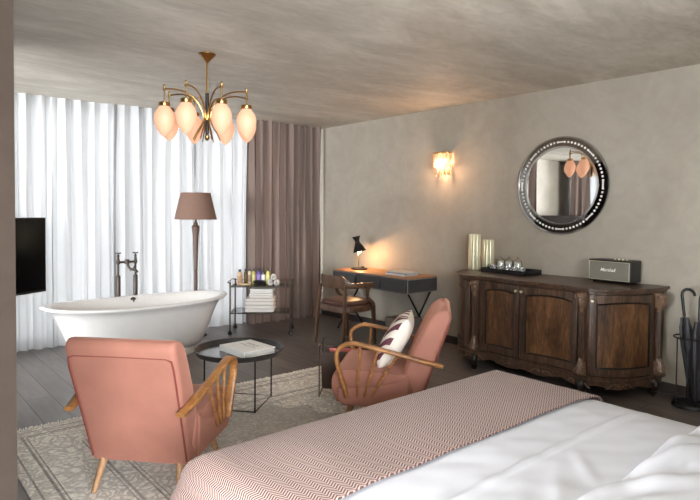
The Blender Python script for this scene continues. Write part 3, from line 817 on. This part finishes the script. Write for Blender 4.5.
# local frame: +Y forward (to desk)
def rail(z0, h, r0, r1, a0=-200, a1=20, n=30): ...
bm = new(); rs = []
N = 34
for i in range(N + 1):
    f = i / N; a = radians(180 + 180 * f); cyy = -.01
    ext = 0
    x, y = .255 * cos(a), .235 * sin(a)
    if abs(cos(a)) > .999: pass
    g = sin(pi * f)
    ztop = .695 + .075 * min(1, max(0, (g - .55) / .25)) ** 1.0
    zb = .635
    nx_, ny_ = cos(a), sin(a)
    lean = 1.05
    y0 = y + .02
    rs.append([(x - nx_ * .014, y0 - ny_ * .014, zb), (x + nx_ * .014, y0 + ny_ * .014, zb), (x * lean + nx_ * .016, y0 * lean + ny_ * .016, (zb + ztop) / 2), (x * lean + nx_ * .012, y0 * lean + ny_ * .012, ztop), (x * lean - nx_ * .012, y0 * lean - ny_ * .012, ztop)])
pre = [[(p[0], p[1] + .13, p[2]) for p in rs[0]], [(p[0], p[1] + .07, p[2]) for p in rs[0]]]
post = [[(p[0], p[1] + .07, p[2]) for p in rs[-1]], [(p[0], p[1] + .13, p[2]) for p in rs[-1]]]
rings(bm, pre + rs + post); obj('back_rail', bm, 'chair_wood', dc, bevel=.006, sharp=50)
bm = new(); rs = []
for k, z_ in ((.96, .375), (1, .385), (1, .435), (.97, .445)):
    rs.append([(.245 * k * se(2 * pi * i / 32, 3.2)[0], .235 * k * se(2 * pi * i / 32, 3.2)[1] + .01, z_) for i in range(32)])
rings(bm, rs); obj('seat_frame', bm, 'chair_wood', dc)
bm = new(); rs = []
for k, z_ in ((.9, .43), (1.0, .45), (1.02, .468), (.95, .487), (.75, .498), (.4, .503), (.05, .504)):
    rs.append([(.235 * k * se(2 * pi * i / 32, 2.8)[0], .22 * k * se(2 * pi * i / 32, 2.8)[1] + .01, z_) for i in range(32)])
rings(bm, rs); obj('seat_cushion', bm, 'leather', dc)
for sx in (-1, 1):
    bm = new(); tube(bm, [(sx * .225, -.215, 0), (sx * .215, -.185, .4), (sx * .20, -.165, .66)], 0, 8, 4, sec=lambda f: (.028 + .008 * sin(pi * f), .028 + .006 * sin(pi * f)), up=(1, 0, 0)); obj('leg', bm, 'chair_wood', dc)
    bm = new(); tube(bm, [(sx * .225, .225, 0), (sx * .215, .20, .43)], 0, 8, 0, sec=lambda f: (.026 + .018 * f, .026 + .018 * f), up=(1, 0, 0)); obj('leg', bm, 'chair_wood', dc)
    bm = new(); tube(bm, [(sx * .225, .19, .435), (sx * .235, .165, .47), (sx * .245, .10, .53), (sx * .25, .09, .60), (sx * .252, .10, .645)], 0, 8, 4, sec=lambda f: (.03, .06 - .03 * sin(pi * f)), up=(1, 0, 0)); obj('arm_support', bm, 'chair_wood', dc)

# ------------------------------------------------------------------ sideboard (serpentine plan)
SY = 2.865
sb = thing('sideboard', 'carved dark oak sideboard with serpentine front against the grey wall', 'sideboard', (0, SY, 0))
half = [(5.10, .935), (4.95, .93), (4.78, .90), (4.63, .835), (4.52, .745), (4.45, .655), (4.44, .56), (4.485, .40), (4.49, .2), (4.465, .0)]
full = [(x, y, 0) for x, y in half] + [(x, -y, 0) for x, y in half[-2::-1]]
PL = smooth_path(full, 12)
cum = [0]
for a, b in zip(PL, PL[1:]): cum.append(cum[-1] + (b - a).length)
TOT = cum[-1]
def S_of_y(y):   # arclength where curve passes y (descending)
    best = min(range(len(PL)), key=lambda i: abs(PL[i].y - y) + (0 if PL[i].x < 5.0 else 1)); return cum[best]
def at(s, off=0):
    s = min(max(s, 0), TOT - 1e-6); i = 0
    while cum[i + 1] < s: i += 1
    f = (s - cum[i]) / (cum[i + 1] - cum[i]); p = PL[i].lerp(PL[i + 1], f)
    a = PL[max(0, i - 1)]; b = PL[min(len(PL) - 1, i + 2)]; t = (b - a).normalized(); n = Vector((t.y, -t.x, 0))
    if n.x > 0 and 0.6 < s / TOT < .4: n = -n
    # outward: away from (4.9,0)
    if n.dot(p - Vector((5.0, 0, 0))) < 0: n = -n
    return p + n * off
def strip(bm, s0, s1, z0, z1, o0, o1, n=None, zt=None, zb=None):
    """curved box following the front; zt/zb(f) override top and bottom"""
    n = n or max(3, int((s1 - s0) / .03)); rs = []
    for i in range(n + 1):
        f = i / n; s = s0 + (s1 - s0) * f; a, b = at(s, o0), at(s, o1)
        lo = zb(f) if zb else z0; hi = zt(f) if zt else z1
        rs.append([(a.x, a.y, lo), (b.x, b.y, lo), (b.x, b.y, hi), (a.x, a.y, hi)])
    rings(bm, rs)
def slab(bm, off, z0, z1, n=90):
    pts = [at(TOT * i / n, off) for i in range(n + 1)]
    pts[0].x = pts[-1].x = 5.115
    prism(bm, [(p.x, p.y) for p in pts], z0, z1, 'z')
bm = new(); slab(bm, -.012, .14, .862); obj('carcass', bm, 'oak_dark', sb, sharp=30)
bm = new(); slab(bm, .018, .858, .874); slab(bm, .034, .874, .898); obj('top', bm, 'oak_dark', sb, sharp=30, bevel=.004)
bm = new(); slab(bm, .016, .140, .160); slab(bm, .006, .160, .185); obj('plinth_moulding', bm, 'oak_dark', sb, sharp=30)
sL, sR = S_of_y(.515), S_of_y(-.57)
sC = S_of_y(.03)
def door(s0, s1, knob):
    g = .006; s0 += g; s1 -= g; z0, z1 = .195, .848; st = .052
    bm = new()
    strip(bm, s0, s0 + st, z0, z1, -.02, .014); strip(bm, s1 - st, s1, z0, z1, -.02, .014)
    arch = lambda f: z1 - .055 - .022 * (2 * abs(f - .5)) ** 2
    strip(bm, s0 + st, s1 - st, z0, z0 + .06, -.02, .014)
    strip(bm, s0 + st, s1 - st, 0, z1, -.02, .014, zb=arch)
    d = obj('door', bm, 'oak_dark', sb, sharp=30, bevel=.003)
    bm = new(); strip(bm, s0 + st - .004, s1 - st + .004, z0 + .055, 0, -.02, .001, zt=lambda f: arch(f) + .004); obj('panel', bm, 'oak_panel', d, sharp=30)
    # dark bead frame
    bm = new(); w = .013; a0, a1 = s0 + st + .002, s1 - st - .002
    path = [at(a0, .008) + Vector((0, 0, z)) for z in (z0 + .066, .5, arch(0) - .004)]
    n = 10
    path += [at(a0 + (a1 - a0) * i / n, .008) + Vector((0, 0, arch(i / n) - .006)) for i in range(1, n)]
    path += [at(a1, .008) + Vector((0, 0, z)) for z in (arch(1) - .004, .5, z0 + .066)]
    path += [at(a1 - (a1 - a0) * i / n, .008) + Vector((0, 0, z0 + .066)) for i in range(1, n)]
    tube(bm, path, .0085, 6, 0, loop=True); obj('bead', bm, 'oak_black', d)
    k = at(knob, .016); bm = new()
    o_ = (at(knob, .05) - at(knob, 0)).normalized(); ang = atan2(o_.y, o_.x); AX = Matrix.Rotation(ang, 3, 'Z') @ Matrix.Rotation(radians(90), 3, 'Y')
    lathe(bm, [(.006, -.004), (.006, .008), (.012, .012), (.013, .02), (.007, .026), (.001, .027)], (k.x, k.y, .80), 12, axis=AX); obj('knob', bm, 'brass_bright', d)
sl0 = .33; 
door(sL + .045, sC, sC - .028); door(sC, sR - .045, sC + .028)
door(.20, sL - .045, .235); door(sR + .045, TOT - .20, sR + .045 + .03)
# carved pilasters with scroll corbels
def carved(s, cat_z0, cat_z1, w=.034, big=1.0):
    bm = new(); strip(bm, s - w * .7, s + w * .7, .185, .86, -.01, .022, 4)
    for ds in (-.5, 0, .5): 
        a = at(s + ds * w, .024); tube(bm, [(a.x, a.y, .33), (a.x, a.y, .70)], .006, 6)
    p = obj('pilaster', bm, 'oak_dark', sb, sharp=30)
    for z0, z1, dirn in ((.70, .86, 1), (.19, .33, -1)):
        bm = new(); n = 16; rs = []
        for i in range(n + 1):
            f = i / n; z = z0 + (z1 - z0) * f; g = f if dirn > 0 else 1 - f
            bulge = .028 * big + (big - 1) * .03 * sin(pi * g) + .030 * sin(pi * (g ** 1.6)) + (.014 if g > .8 else 0); ww = w * (.45 + .75 * g ** .7)
            ring = []
            for j in range(9):
                aa = -1 + 2 * j / 8; rr_ = bulge * (1 - .45 * aa * aa) + .006 * cos(aa * 9) * (1 if j % 2 else .4)
                q_ = at(s + aa * ww, rr_); ring.append((q_.x, q_.y, z + .006 * sin(f * 30)))
            for aa in (1, -1):
                q_ = at(s + aa * ww, -.005); ring.append((q_.x, q_.y, z))
            rs.append(ring)
        rings(bm, rs)
        # scroll eye
        q_ = at(s, .045); zz = z1 - .035 if dirn > 0 else z0 + .035
        t_ = (at(s + .05, 0) - at(s - .05, 0)).normalized(); AX = Matrix.Rotation(atan2(t_.y, t_.x), 3, 'Z') @ Matrix.Rotation(radians(90), 3, 'Y')
        lathe(bm, [(.001, -w * 1.25), (.018, -w * 1.2), (.024, -w), (.012, -w * .8), (.012, w * .8), (.024, w), (.018, w * 1.2), (.001, w * 1.25)], (q_.x, q_.y, zz), 14, axis=AX)
        obj('carved_scroll', bm, 'carving', p, sharp=50)
carved(sL, 0, 0); carved(sR, 0, 0)
carved(.155, 0, 0, .036, 1.5); carved(TOT - .155, 0, 0, .036, 1.5)
# scalloped apron
bm = new()
def ap(f): 
    return .142 - .022 - .030 * abs(sin(f * pi * 8)) ** 1.5 - .012 * cos(f * pi * 2) ** 2
strip(bm, .03, TOT - .03, 0, .145, -.03, .004, n=160, zb=ap); obj('scalloped_apron', bm, 'oak_dark', sb, sharp=30)
for k in range(8):
    s_ = TOT * (k + .5) / 8
    for dd in (-1, 1):
        bm = new(); P_ = []
        for i in range(9):
            f = i / 8; q_ = at(s_ + dd * (.012 + .11 * f), .008); P_.append((q_.x, q_.y, .118 + .022 * sin(f * pi * 1.5)))
        tube(bm, P_, [.009, .003], 6); obj('apron_carving', bm, 'carving', sb)
for s_ in (.16, sL, sR, TOT - .16):
    a = at(s_, 0); o_ = (at(s_, .05) - at(s_, 0)).normalized() * .001; u = o_.normalized()
    bm = new(); tube(bm, [a - u * .03 + Vector((0, 0, .15)), a + u * .012 + Vector((0, 0, .11)), a + u * .0 + Vector((0, 0, .07)), a - u * .02 + Vector((0, 0, .035)), a + u * .012 + Vector((0, 0, .012))], [.036, .034, .020, .016, .022], 10, 5)
    obj('leg', bm, 'oak_black', sb)
for yy in (-.86, .86):
    bm = new(); tube(bm, [(5.06, yy, .15), (5.06, yy, .0)], [.03, .02], 8); obj('leg', bm, 'oak_black', sb)

TOPZ = .8985
# fluted candle pillars
def pillar(x, y, h, label):
    t = thing('fluted_vase', label, 'vase', (x, y, TOPZ), 0, 'fluted gold vases')
    bm = new(); n = 56; r = .062; rs = []
    for z_, k in ((0, .93), (.006, 1), (h - .006, 1), (h, .95), (h, .85), (h - .10, .84)):
        rs.append([((r + .012 * abs(sin(i * pi / 7)) - .008) * k * cos(2 * pi * i / n), (r + .012 * abs(sin(i * pi / 7)) - .008) * k * sin(2 * pi * i / n), z_) for i in range(n)])
    rings(bm, rs); obj('fluted_body', bm, 'brass_bright', t, sharp=35)
pillar(4.90, 3.735, .375, 'tall fluted pale gold vase, the taller of two on the sideboard')
pillar(5.02, 3.655, .315, 'shorter fluted pale gold vase behind the taller one')
# tray with cloches and glasses
ty = thing('serving_tray', 'black lacquer tray holding glass cloches on the sideboard', 'tray', (4.93, 3.31, TOPZ), radians(-3))
bm = new(); w, d, hh = .30, .50, .045
box(bm, (0, 0, .006), (w, d, .012))
for s in (-1, 1): box(bm, (s * (w / 2 - .005), 0, hh / 2), (.01, d, hh)); box(bm, (0, s * (d / 2 - .005), hh / 2), (w - .02, .01, hh))
obj('tray_body', bm, 'black_plastic', ty, bevel=.002)
names = ['left', 'middle', 'right']
for k in range(3):
    y = 3.47 - k * .10; x = 4.985
    t = thing('glass_cloche', 'glass dome cloche with knob, %s of three on the black tray' % names[k], 'cloche', (x, y, TOPZ + .0125), 0, 'glass cloches on the black tray')
    bm = new(); lathe(bm, [(.045, 0), (.045, .075), (.038, .105), (.018, .124), (.006, .128), (.006, .134), (.011, .142), (.008, .15), (.001, .152)], n=20, cap=False); obj('dome', bm, 'glass', t)
    bm = new(); lathe(bm, [(.024, 0), (.034, .02), (.036, .090), (.031, .094), (.001, .090)], n=18)
    tag(obj('white_cup', bm, 'wax', None, (x, y, TOPZ + .013)), 'upturned white cup under the %s glass cloche' % names[k], 'cup', 'white cups under cloches')
gl = ['leftmost', 'second from left', 'third from left', 'fourth from left', 'rightmost']
t0 = None
for k in range(5):
    y = 3.47 - k * .083
    lb = 'small cut glass tumbler, %s in the front row on the black tray' % gl[k]
    if t0 is None:
        bm = new(); n = 20; rs = []
        for z_, r in ((0, .026), (.004, .028), (.055, .033), (.056, .031), (.012, .025), (.01, .001)):
            rs.append([(r * (1 + (.03 if i % 2 else -.03)) * cos(2 * pi * i / n), r * (1 + (.03 if i % 2 else -.03)) * sin(2 * pi * i / n), z_) for i in range(n)])
        rings(bm, rs, sharp if False else True); t0 = tag(obj('tumbler', bm, 'cut_glass', None, (4.86, y, TOPZ + .0125)), lb, 'glass', 'tumblers on the black tray')
    else: copy_tree(t0, None, lb, (4.86, y, TOPZ + .0125))

# speaker
sp = thing('speaker', 'small black rectangular speaker with grey cloth grille on the sideboard', 'speaker', (5.0, 2.31, TOPZ), radians(-3))
bm = B(((0, 0, .105), (.18, .38, .186))); obj('cabinet', bm, 'black_plastic', sp, bevel=.008)
for sx in (-1, 1):
    for sy in (-1, 1):
        bm = new(); lathe(bm, [(.01, 0), (.012, .013)], (sx * .06, sy * .15, 0), 10); obj('foot', bm, 'cap', sp)
gr = obj('grille', B(((-.092, 0, .105), (.008, .36, .162))), 'grille', sp, bevel=.003)
bm = new()
for z_ in (.026, .184): tube(bm, [(-.0965, -.178, z_), (-.0965, .178, z_)], .0018, 6)
for y_ in (-.178, .178): tube(bm, [(-.0965, y_, .026), (-.0965, y_, .184)], .0018, 6)
obj('trim_line', bm, 'brass_bright', gr)
lg = text('Marshall', .04, 'white_mark', gr, (-.0965, .01, .112), (radians(90), 0, radians(-90)), .35, .001, 'logo'); lg['label'] = 'white script lettering'
bm = new()
for k in range(4): lathe(bm, [(.009, .198), (.009, .208), (.001, .209)], (0, -.11 + k * .035, 0), 10)
obj('control_knobs', bm, 'brass_bright', sp)

# ------------------------------------------------------------------ umbrella stand
ux, uy = 4.90, 1.655
us = thing('umbrella_stand', 'round black metal umbrella stand at the right edge beside the sideboard', 'umbrella stand', (ux, uy, 0))
bm = new()
def ringtube(bm, r, z, t): tube(bm, [(r * cos(2 * pi * i / 28), r * sin(2 * pi * i / 28), z) for i in range(28)], t, 6, 0, loop=True)
ringtube(bm, .12, .54, .006); obj('top_ring', bm, 'black_metal', us)
bm = new(); lathe(bm, [(.125, .0), (.125, .012), (.118, .03), (.11, .03), (.11, .014), (.001, .012)], n=28); obj('base_dish', bm, 'black_metal', us)
bm = new()
for k in range(3):
    a = k * 2 * pi / 3 + 2.6; tube(bm, [(.12 * cos(a), .12 * sin(a), .02), (.12 * cos(a), .12 * sin(a), .54)], .005, 6)
obj('rods', bm, 'black_metal', us)
def umbrella(label, base, top, hk):
    base = Vector(base); top = Vector(top); ax_ = (top - base).normalized()
    q_ = ax_.to_track_quat('Z', 'Y'); R3 = q_.to_matrix()
    t = thing('umbrella', label, 'umbrella', base, 0, 'furled umbrellas')
    L = (top - base).length
    bm = new(); rs = []; n = 24
    for i in range(17):
        f = i / 16; z_ = .05 + (L - .25) * f; r = .012 + .030 * sin(pi * min(1, f * .62 + .06)) ** .9 * (1 if f < .93 else .75)
        if f > .97: r = .03
        rs.append([R3 @ Vector((r * (1 + .16 * cos(8 * 2 * pi * j / n + f * 3)) * cos(2 * pi * j / n), r * (1 + .16 * cos(8 * 2 * pi * j / n + f * 3)) * sin(2 * pi * j / n), z_)) for j in range(n)])
    rings(bm, rs); obj('canopy', bm, 'umbrella', t)
    bm = new(); tube(bm, [R3 @ Vector((0, 0, 0)), R3 @ Vector((0, 0, L - .03))], .005, 8); obj('shaft', bm, 'black_metal', t)
    bm = new(); pts = [R3 @ Vector((0, 0, L - .19)), R3 @ Vector((0, 0, L - .02))]
    c_ = R3 @ Vector((0, 0, L - .02)); hv = Vector(hk).normalized()
    for i in range(1, 8):
        a = pi * i / 7 * 1.05; pts.append(c_ + hv * (.045 - .045 * cos(a)) + ax_ * (.045 * sin(a)))
    tube(bm, pts, .011, 10); obj('handle', bm, 'black_plastic', t)
umbrella('black furled umbrella with hooked handle leaning left in the stand', (ux + .03, uy - .02, .016), (ux - .0, uy + .075, .885), (.6, -.8, 0))
umbrella('black furled umbrella standing upright at the right edge of the photo', (ux - .04, uy - .055, .016), (ux - .01, uy - .060, .87), (.6, -.8, 0))

# ------------------------------------------------------------------ mirror
mr = thing('round_mirror', 'large round wall mirror with beaded mirror-glass border above the sideboard', 'mirror', (X1 - .02, 2.885, 1.762))
AXm = Matrix.Rotation(radians(-90), 3, 'Y')
def disc(prof, mat, nm, n=96):
    bm = new(); lathe(bm, prof, (0, 0, 0), n, axis=AXm, cap=False); return obj(nm, bm, mat, mr, sharp=20)
disc([(.001, 0.012), (.362, .012), (.362, .0), (.001, 0)], 'mirror', 'mirror_glass')
disc([(.374, 0), (.374, .014), (.456, .008), (.456, 0)], 'mirror_dark', 'border_glass')
disc([(.36, 0), (.36, .018), (.376, .018), (.376, 0)], 'mirror_trim', 'inner_rim')
disc([(.454, -.01), (.454, .014), (.468, .012), (.47, -.01)], 'mirror_trim', 'outer_rim')
disc([(.001, -.018), (.462, -.018), (.462, -.004), (.001, -.004)], 'cap', 'backing')
for k in range(8):
    bm = new(); a = 2 * pi * k / 8; c_ = Vector((-.015, .415 * cos(a), .415 * sin(a))); R = Matrix.Rotation(a, 3, 'X')
    box(bm, c_, (.008, .011, .085), R); obj('border_bar', bm, 'white_mark', mr)
st0 = None
for k in range(72):
    if k % 9 == 0: continue
    a = 2 * pi * k / 72; p_ = (-.010, .415 * cos(a), .415 * sin(a))
    if st0 is None:
        bm = new(); lathe(bm, [(.0115, .0), (.009, .006), (.001, .008)], (0, 0, 0), 10, axis=AXm); st0 = obj('border_stud', bm, 'white_mark', mr, p_)
    else:
        c = st0.copy(); COL.objects.link(c); c.location = p_

# ------------------------------------------------------------------ wall sconce
sc = thing('wall_sconce', 'lit crystal-rod wall sconce on the grey wall above the desk', 'wall lamp', (X1, 4.33, 2.04))
bm = B(((-.008, 0, 0), (.016, .12, .20))); obj('backplate', bm, 'brass', sc, bevel=.004)
bm = new()
arc = [Vector((-.02 - .10 * sin(pi * i / 10) ** .6, .115 * cos(pi * i / 10), 0)) for i in range(11)]
tube(bm, [p + Vector((0, 0, .135)) for p in arc], 0, 8, 0, sec=(.012, .014), up=(0, 0, 1)); tube(bm, [(-.01, 0, .06), (-.115, 0, .13)], .006, 6)
box(bm, (-.06, 0, .142), (.10, .2, .006)); obj('crown_frame', bm, 'brass', sc)
for i, p in enumerate(arc):
    for row, (zt, zb_, kk) in enumerate(((.13, -.03, 1.0), (.0, -.125, .72))):
        if row and i % 2: continue
        bm = new(); q_ = Vector((p.x * kk - .006, p.y * kk, 0)); lathe(bm, [(.006, zt), (.0115, zt - .01), (.0115, zb_ + .012), (.004, zb_)], q_, 8); obj('crystal_rod', bm, 'crystal', sc)
for yy in (-.035, .035):
    bm = new(); lathe(bm, [(.001, -.03), (.014, -.015), (.017, .005), (.008, .03), (.001, .035)], (-.055, yy, .04), 12); obj('bulb', bm, 'bulb', sc)

# ------------------------------------------------------------------ bed
bx0, bx1, by0, by1, bz = .985, 2.84, .02, 2.03, .52
bd = thing('bed', 'large upholstered bed filling the foreground under the white duvet', 'bed', ((bx0 + bx1) / 2, (by0 + by1) / 2, 0))
W, L = bx1 - bx0, by1 - by0
bm = B(((0, 0, .20), (W - .06, L - .06, .20))); obj('bed_base', bm, 'desk_dark', bd, bevel=.01)
bm = B(((0, 0, .405), (W - .07, L - .07, .205))); obj('mattress', bm, 'linen', bd, bevel=.05, seg=4)
bm = B(((0, -L / 2 - .06, .60), (W + .1, .08, 1.0))); bm.transform if False else None; obj('headboard', bm, 'desk_dark', bd, bevel=.02)
for sx in (-1, 1):
    for sy in (-1, 1):
        bm = new(); lathe(bm, [(.02, 0), (.03, .11)], (sx * (W / 2 - .12), sy * (L / 2 - .12), 0), 12); obj('leg', bm, 'oak_black', bd)
def drape_fn(x0, x1, y0, y1, ztop, drop, r, puff, wr=None, dropx0=None, dropy0=False, flare=.06):
    """cloth over the bed: returns fn(u,v)->(x,y,z) with u across x, v along y; overhang at x0,x1 and y1"""
    w = x1 - x0; l = y1 - y0
    def prof(t, full, over_lo, over_hi):
        # t in arc length from -over_lo to full+over_hi ; gives pos, dz
        if t < 0:
            a = -t
            if a < r * pi / 2: return -r * sin(a / r) + 0, -r * (1 - cos(a / r))
            return -r - flare * (a - r * pi / 2), -r - (a - r * pi / 2)
        if t > full:
            a = t - full
            if a < r * pi / 2: return full + r * sin(a / r), -r * (1 - cos(a / r))
            return full + r + flare * (a - r * pi / 2), -r - (a - r * pi / 2)
        return t, 0
    def fn(u, v):
        tx = -drop + (w + 2 * drop) * u
        ty = (0 if not dropy0 else -drop) + (l + drop) * v
        px, zx = prof(tx, w, drop, drop); py, zy = prof(ty, l, 0, drop)
        z = ztop + min(zx, zy) if (zx < 0 and zy < 0) else ztop + zx + zy
        x = x0 + px; y = y0 + py
        inside = max(0, min(1, min(tx, w - tx) / .25)) * max(0, min(1, (l - ty) / .25))
        z += puff * inside ** .6
        if wr: z += wr(x, y) * max(0, min(1, inside * 2 + .1))
        hang = max(0, -zx, -zy)
        if hang > r:
            k = min(1, (hang - r) / .15) * .02
            if zy < zx: y += k * sin(x * 22)
            else: x += k * sin(y * 22) * (1 if tx > w / 2 else -1)
        return (x, y, max(z, .03))
    return fn, w + 2 * drop, l + drop
from mathutils import noise as mnoise
def nz(x, y, z=0): return mnoise.noise(Vector((x, y, z)))
# white duvet
def wr(x, y):
    v = .006 * nz(x * 3, y * 3) + .004 * nz(x * 9 + y * 5, y * 9, 3)
    v += .015 * math.exp(-((y - 1.14 - .008 * sin(x * 4)) / .013) ** 2)          # seam ridge across the duvet
    v += .007 / (1 + math.exp((y - 1.14) / .015))
    for (cx, cy, sl, wd, am, ln) in ((1.75, .98, .5, .03, .008, .16), (1.95, .99, .7, .024, .007, .13), (1.55, 1.0, .45, .026, .006, .15), (2.6, 1.03, -.2, .03, .006, .12), (1.45, 1.22, .5, .03, .004, .15)):
        dx, dy = x - cx, y - cy; a = dx * cos(sl) + dy * sin(sl); b = -dx * sin(sl) + dy * cos(sl)
        v += am * math.exp(-(b / wd) ** 2 - (a / ln) ** 2)
    return v
fn, _, _ = drape_fn(bx0 + .05, bx1 - .06, by0 + .02, by1 - .09, .555, .28, .08, .022, wr, flare=.22)
bm = new(); grid(bm, fn, 150, 130); tag(obj('duvet', bm, 'linen', None, sharp=180, solid=.006), 'smooth white duvet covering the bed, with raised cross seam', 'duvet')
# turned-back top sheet / duvet end with gathered wrinkles
def fold_fn(u, v):
    x = bx0 - .02 + (bx1 - bx0 + .02) * u; yy = .15 + (.845 - .15) * v
    edge = min(1, (1 - v) / .06); edge = sqrt(max(0, 1 - (1 - edge) ** 2))
    y = yy + .012 * sin(x * 9) * v
    z = .600 + .050 * edge
    wrk = 0
    w_ = math.exp(-((v - .88) / .12) ** 2)
    q = x * .8 + y * 1.6 + .10 * nz(x * 3, y * 3, 2)
    wrk += .022 * w_ * sin(q * 26 + 3 * nz(x * 2.2, y * 2.2, 4)) * (.5 + .5 * nz(x * 3, y * 2, 8)) + .034 * w_ * nz(x * 5 + y * 3, y * 10, 1)
    wrk += .005 * nz(x * 3, y * 3, 9) + .012 * math.exp(-((v - .60 + .02 * sin(x * 3)) / .03) ** 2)
    z += wrk * edge
    ex = min(1, min(u, 1 - u) / .03); z -= .05 * (1 - ex)
    return (x, y, max(z, .592))
bm = new(); grid(bm, fold_fn, 150, 90)
tag(obj('turned_back_sheet', bm, 'linen', None, sharp=180, solid=.004), 'wrinkled white sheet turned back over the duvet at lower right', 'sheet')
# chevron throw across the foot
def thr_w(x, y): return .004 * nz(x * 5, y * 5, 7) - .03 * max(0, (1.25 - x) / .35) ** 1.3 * max(0, (y - 1.55) / .4) if x < 1.25 else .004 * nz(x * 5, y * 5, 7)
fn, TW, TL = drape_fn(bx0 + .03, bx1 - .04, 1.375, by1 - .07, .573, .36, .10, .022, thr_w, flare=.30)
bm = new(); V = grid(bm, fn, 170, 70); uvl = bm.loops.layers.uv.new('UVMap'); idx = {}
for i, row in enumerate(V):
    for j, v_ in enumerate(row): idx[v_] = (i / 170 * TW, j / 70 * TL)
for f in bm.faces:
    for lp in f.loops: lp[uvl].uv = idx[lp.vert]
th = tag(obj('throw_blanket', bm, 'throw', None, sharp=180, solid=.007), 'pink and plum chevron woven throw across the foot of the bed', 'blanket')
bm = new(); rr = random.Random(9)
for k in range(60):
    v = k / 60
    p = Vector(fn(0.0, v)); ln = .05
    tube(bm, [p + Vector((0, 0, .004)), p + Vector((-.006 + rr.uniform(-.006, .006), rr.uniform(-.006, .006), -ln * .6)), p + Vector((-.008, rr.uniform(-.01, .01), -ln))], .004, 5)
fr = obj('fringe', bm, 'throw_fringe', th); fr['kind'] = 'stuff'

# lettering on the book (small grey lines like a title)
bm = new(); rr = random.Random(2)
for k, (n_, w_) in enumerate(((6, .022), (8, .014))):
    for i in range(n_):
        box(bm, (.05 - k * .045, (i - (n_ - 1) / 2) * .026, .0455), (.03 if k == 0 else .018, .004, .0008), Matrix.Rotation(rr.uniform(-.5, .5), 3, 'Z'))
        box(bm, (.05 - k * .045 + rr.uniform(-.01, .01), (i - (n_ - 1) / 2) * .026 + .004, .0455), (.004, .014, .0008))
obj('cover_print', bm, 'ink', bk)

# ------------------------------------------------------------------ lights
w = bpy.data.worlds.new('world'); SC.world = w; w.use_nodes = True
bg = w.node_tree.nodes['Background']; bg.inputs[0].default_value = (.965, .98, 1.0, 1); bg.inputs[1].default_value = 22
def portal(loc, rot, sx, sy):
    l = bpy.data.lights.new('portal', 'AREA'); l.shape = 'RECTANGLE'; l.size = sx; l.size_y = sy; l.cycles.is_portal = True
    o = bpy.data.objects.new('daylight_portal', l); COL.objects.link(o); o.location = loc; o.rotation_euler = rot
portal((2.2, Y1 + .25, 1.35), (radians(-90), 0, 0), 5.6, 2.7)
portal((-3.9, Y1 + .25, 1.35), (radians(-90), 0, 0), 1.8, 2.7)
portal((X0 - .25, 2.6, 1.35), (0, radians(-90), 0), 2.5, 5.0)
portal((-1.1, Y0 - .25, 1.35), (radians(90), 0, 0), 3.8, 2.5)
def plight(loc, e, c, r=.03, nm='lamp_light'):
    l = bpy.data.lights.new(nm, 'POINT'); l.energy = e; l.color = c; l.shadow_soft_size = r
    o = bpy.data.objects.new(nm, l); COL.objects.link(o); o.location = loc; return o
plight((4.86, 5.53, .955), 7, (1, .55, .25), .02)
plight((X1 - .14, 4.33, 2.03), 9.0, (1, .6, .35), .04)
# ------------------------------------------------------------------ camera
F = 574.0; P = radians(1.74); RO = radians(.49); yaw = radians(40.39)
d = Vector((sin(yaw) * cos(P), cos(yaw) * cos(P), -sin(P))); r0 = Vector((cos(yaw), -sin(yaw), 0)); u0 = r0.cross(d)
r1 = r0 * cos(RO) + u0 * sin(RO); u1 = -r0 * sin(RO) + u0 * cos(RO)
cam = bpy.data.cameras.new('camera'); co = bpy.data.objects.new('camera', cam); COL.objects.link(co)
mat = Matrix((( r1.x, u1.x, -d.x, 0), (r1.y, u1.y, -d.y, 0), (r1.z, u1.z, -d.z, 1.49), (0, 0, 0, 1)))
co.matrix_world = mat
cam.sensor_width = 36; cam.sensor_fit = 'HORIZONTAL'; cam.lens = F / 700 * 36
cam.shift_y = (212.3 + F * math.tan(P) - 250) / 700
cam.clip_start = .05
SC.camera = co
vs = SC.view_settings
vs.view_transform = 'Standard'; vs.look = 'None'; vs.gamma = 1; vs.use_curve_mapping = False; vs.exposure = 0.95
SC.cycles.max_bounces = 10; SC.cycles.diffuse_bounces = 6; SC.cycles.transparent_max_bounces = 16
SC.cycles.sample_clamp_indirect = 6; SC.cycles.caustics_reflective = False; SC.cycles.caustics_refractive = False
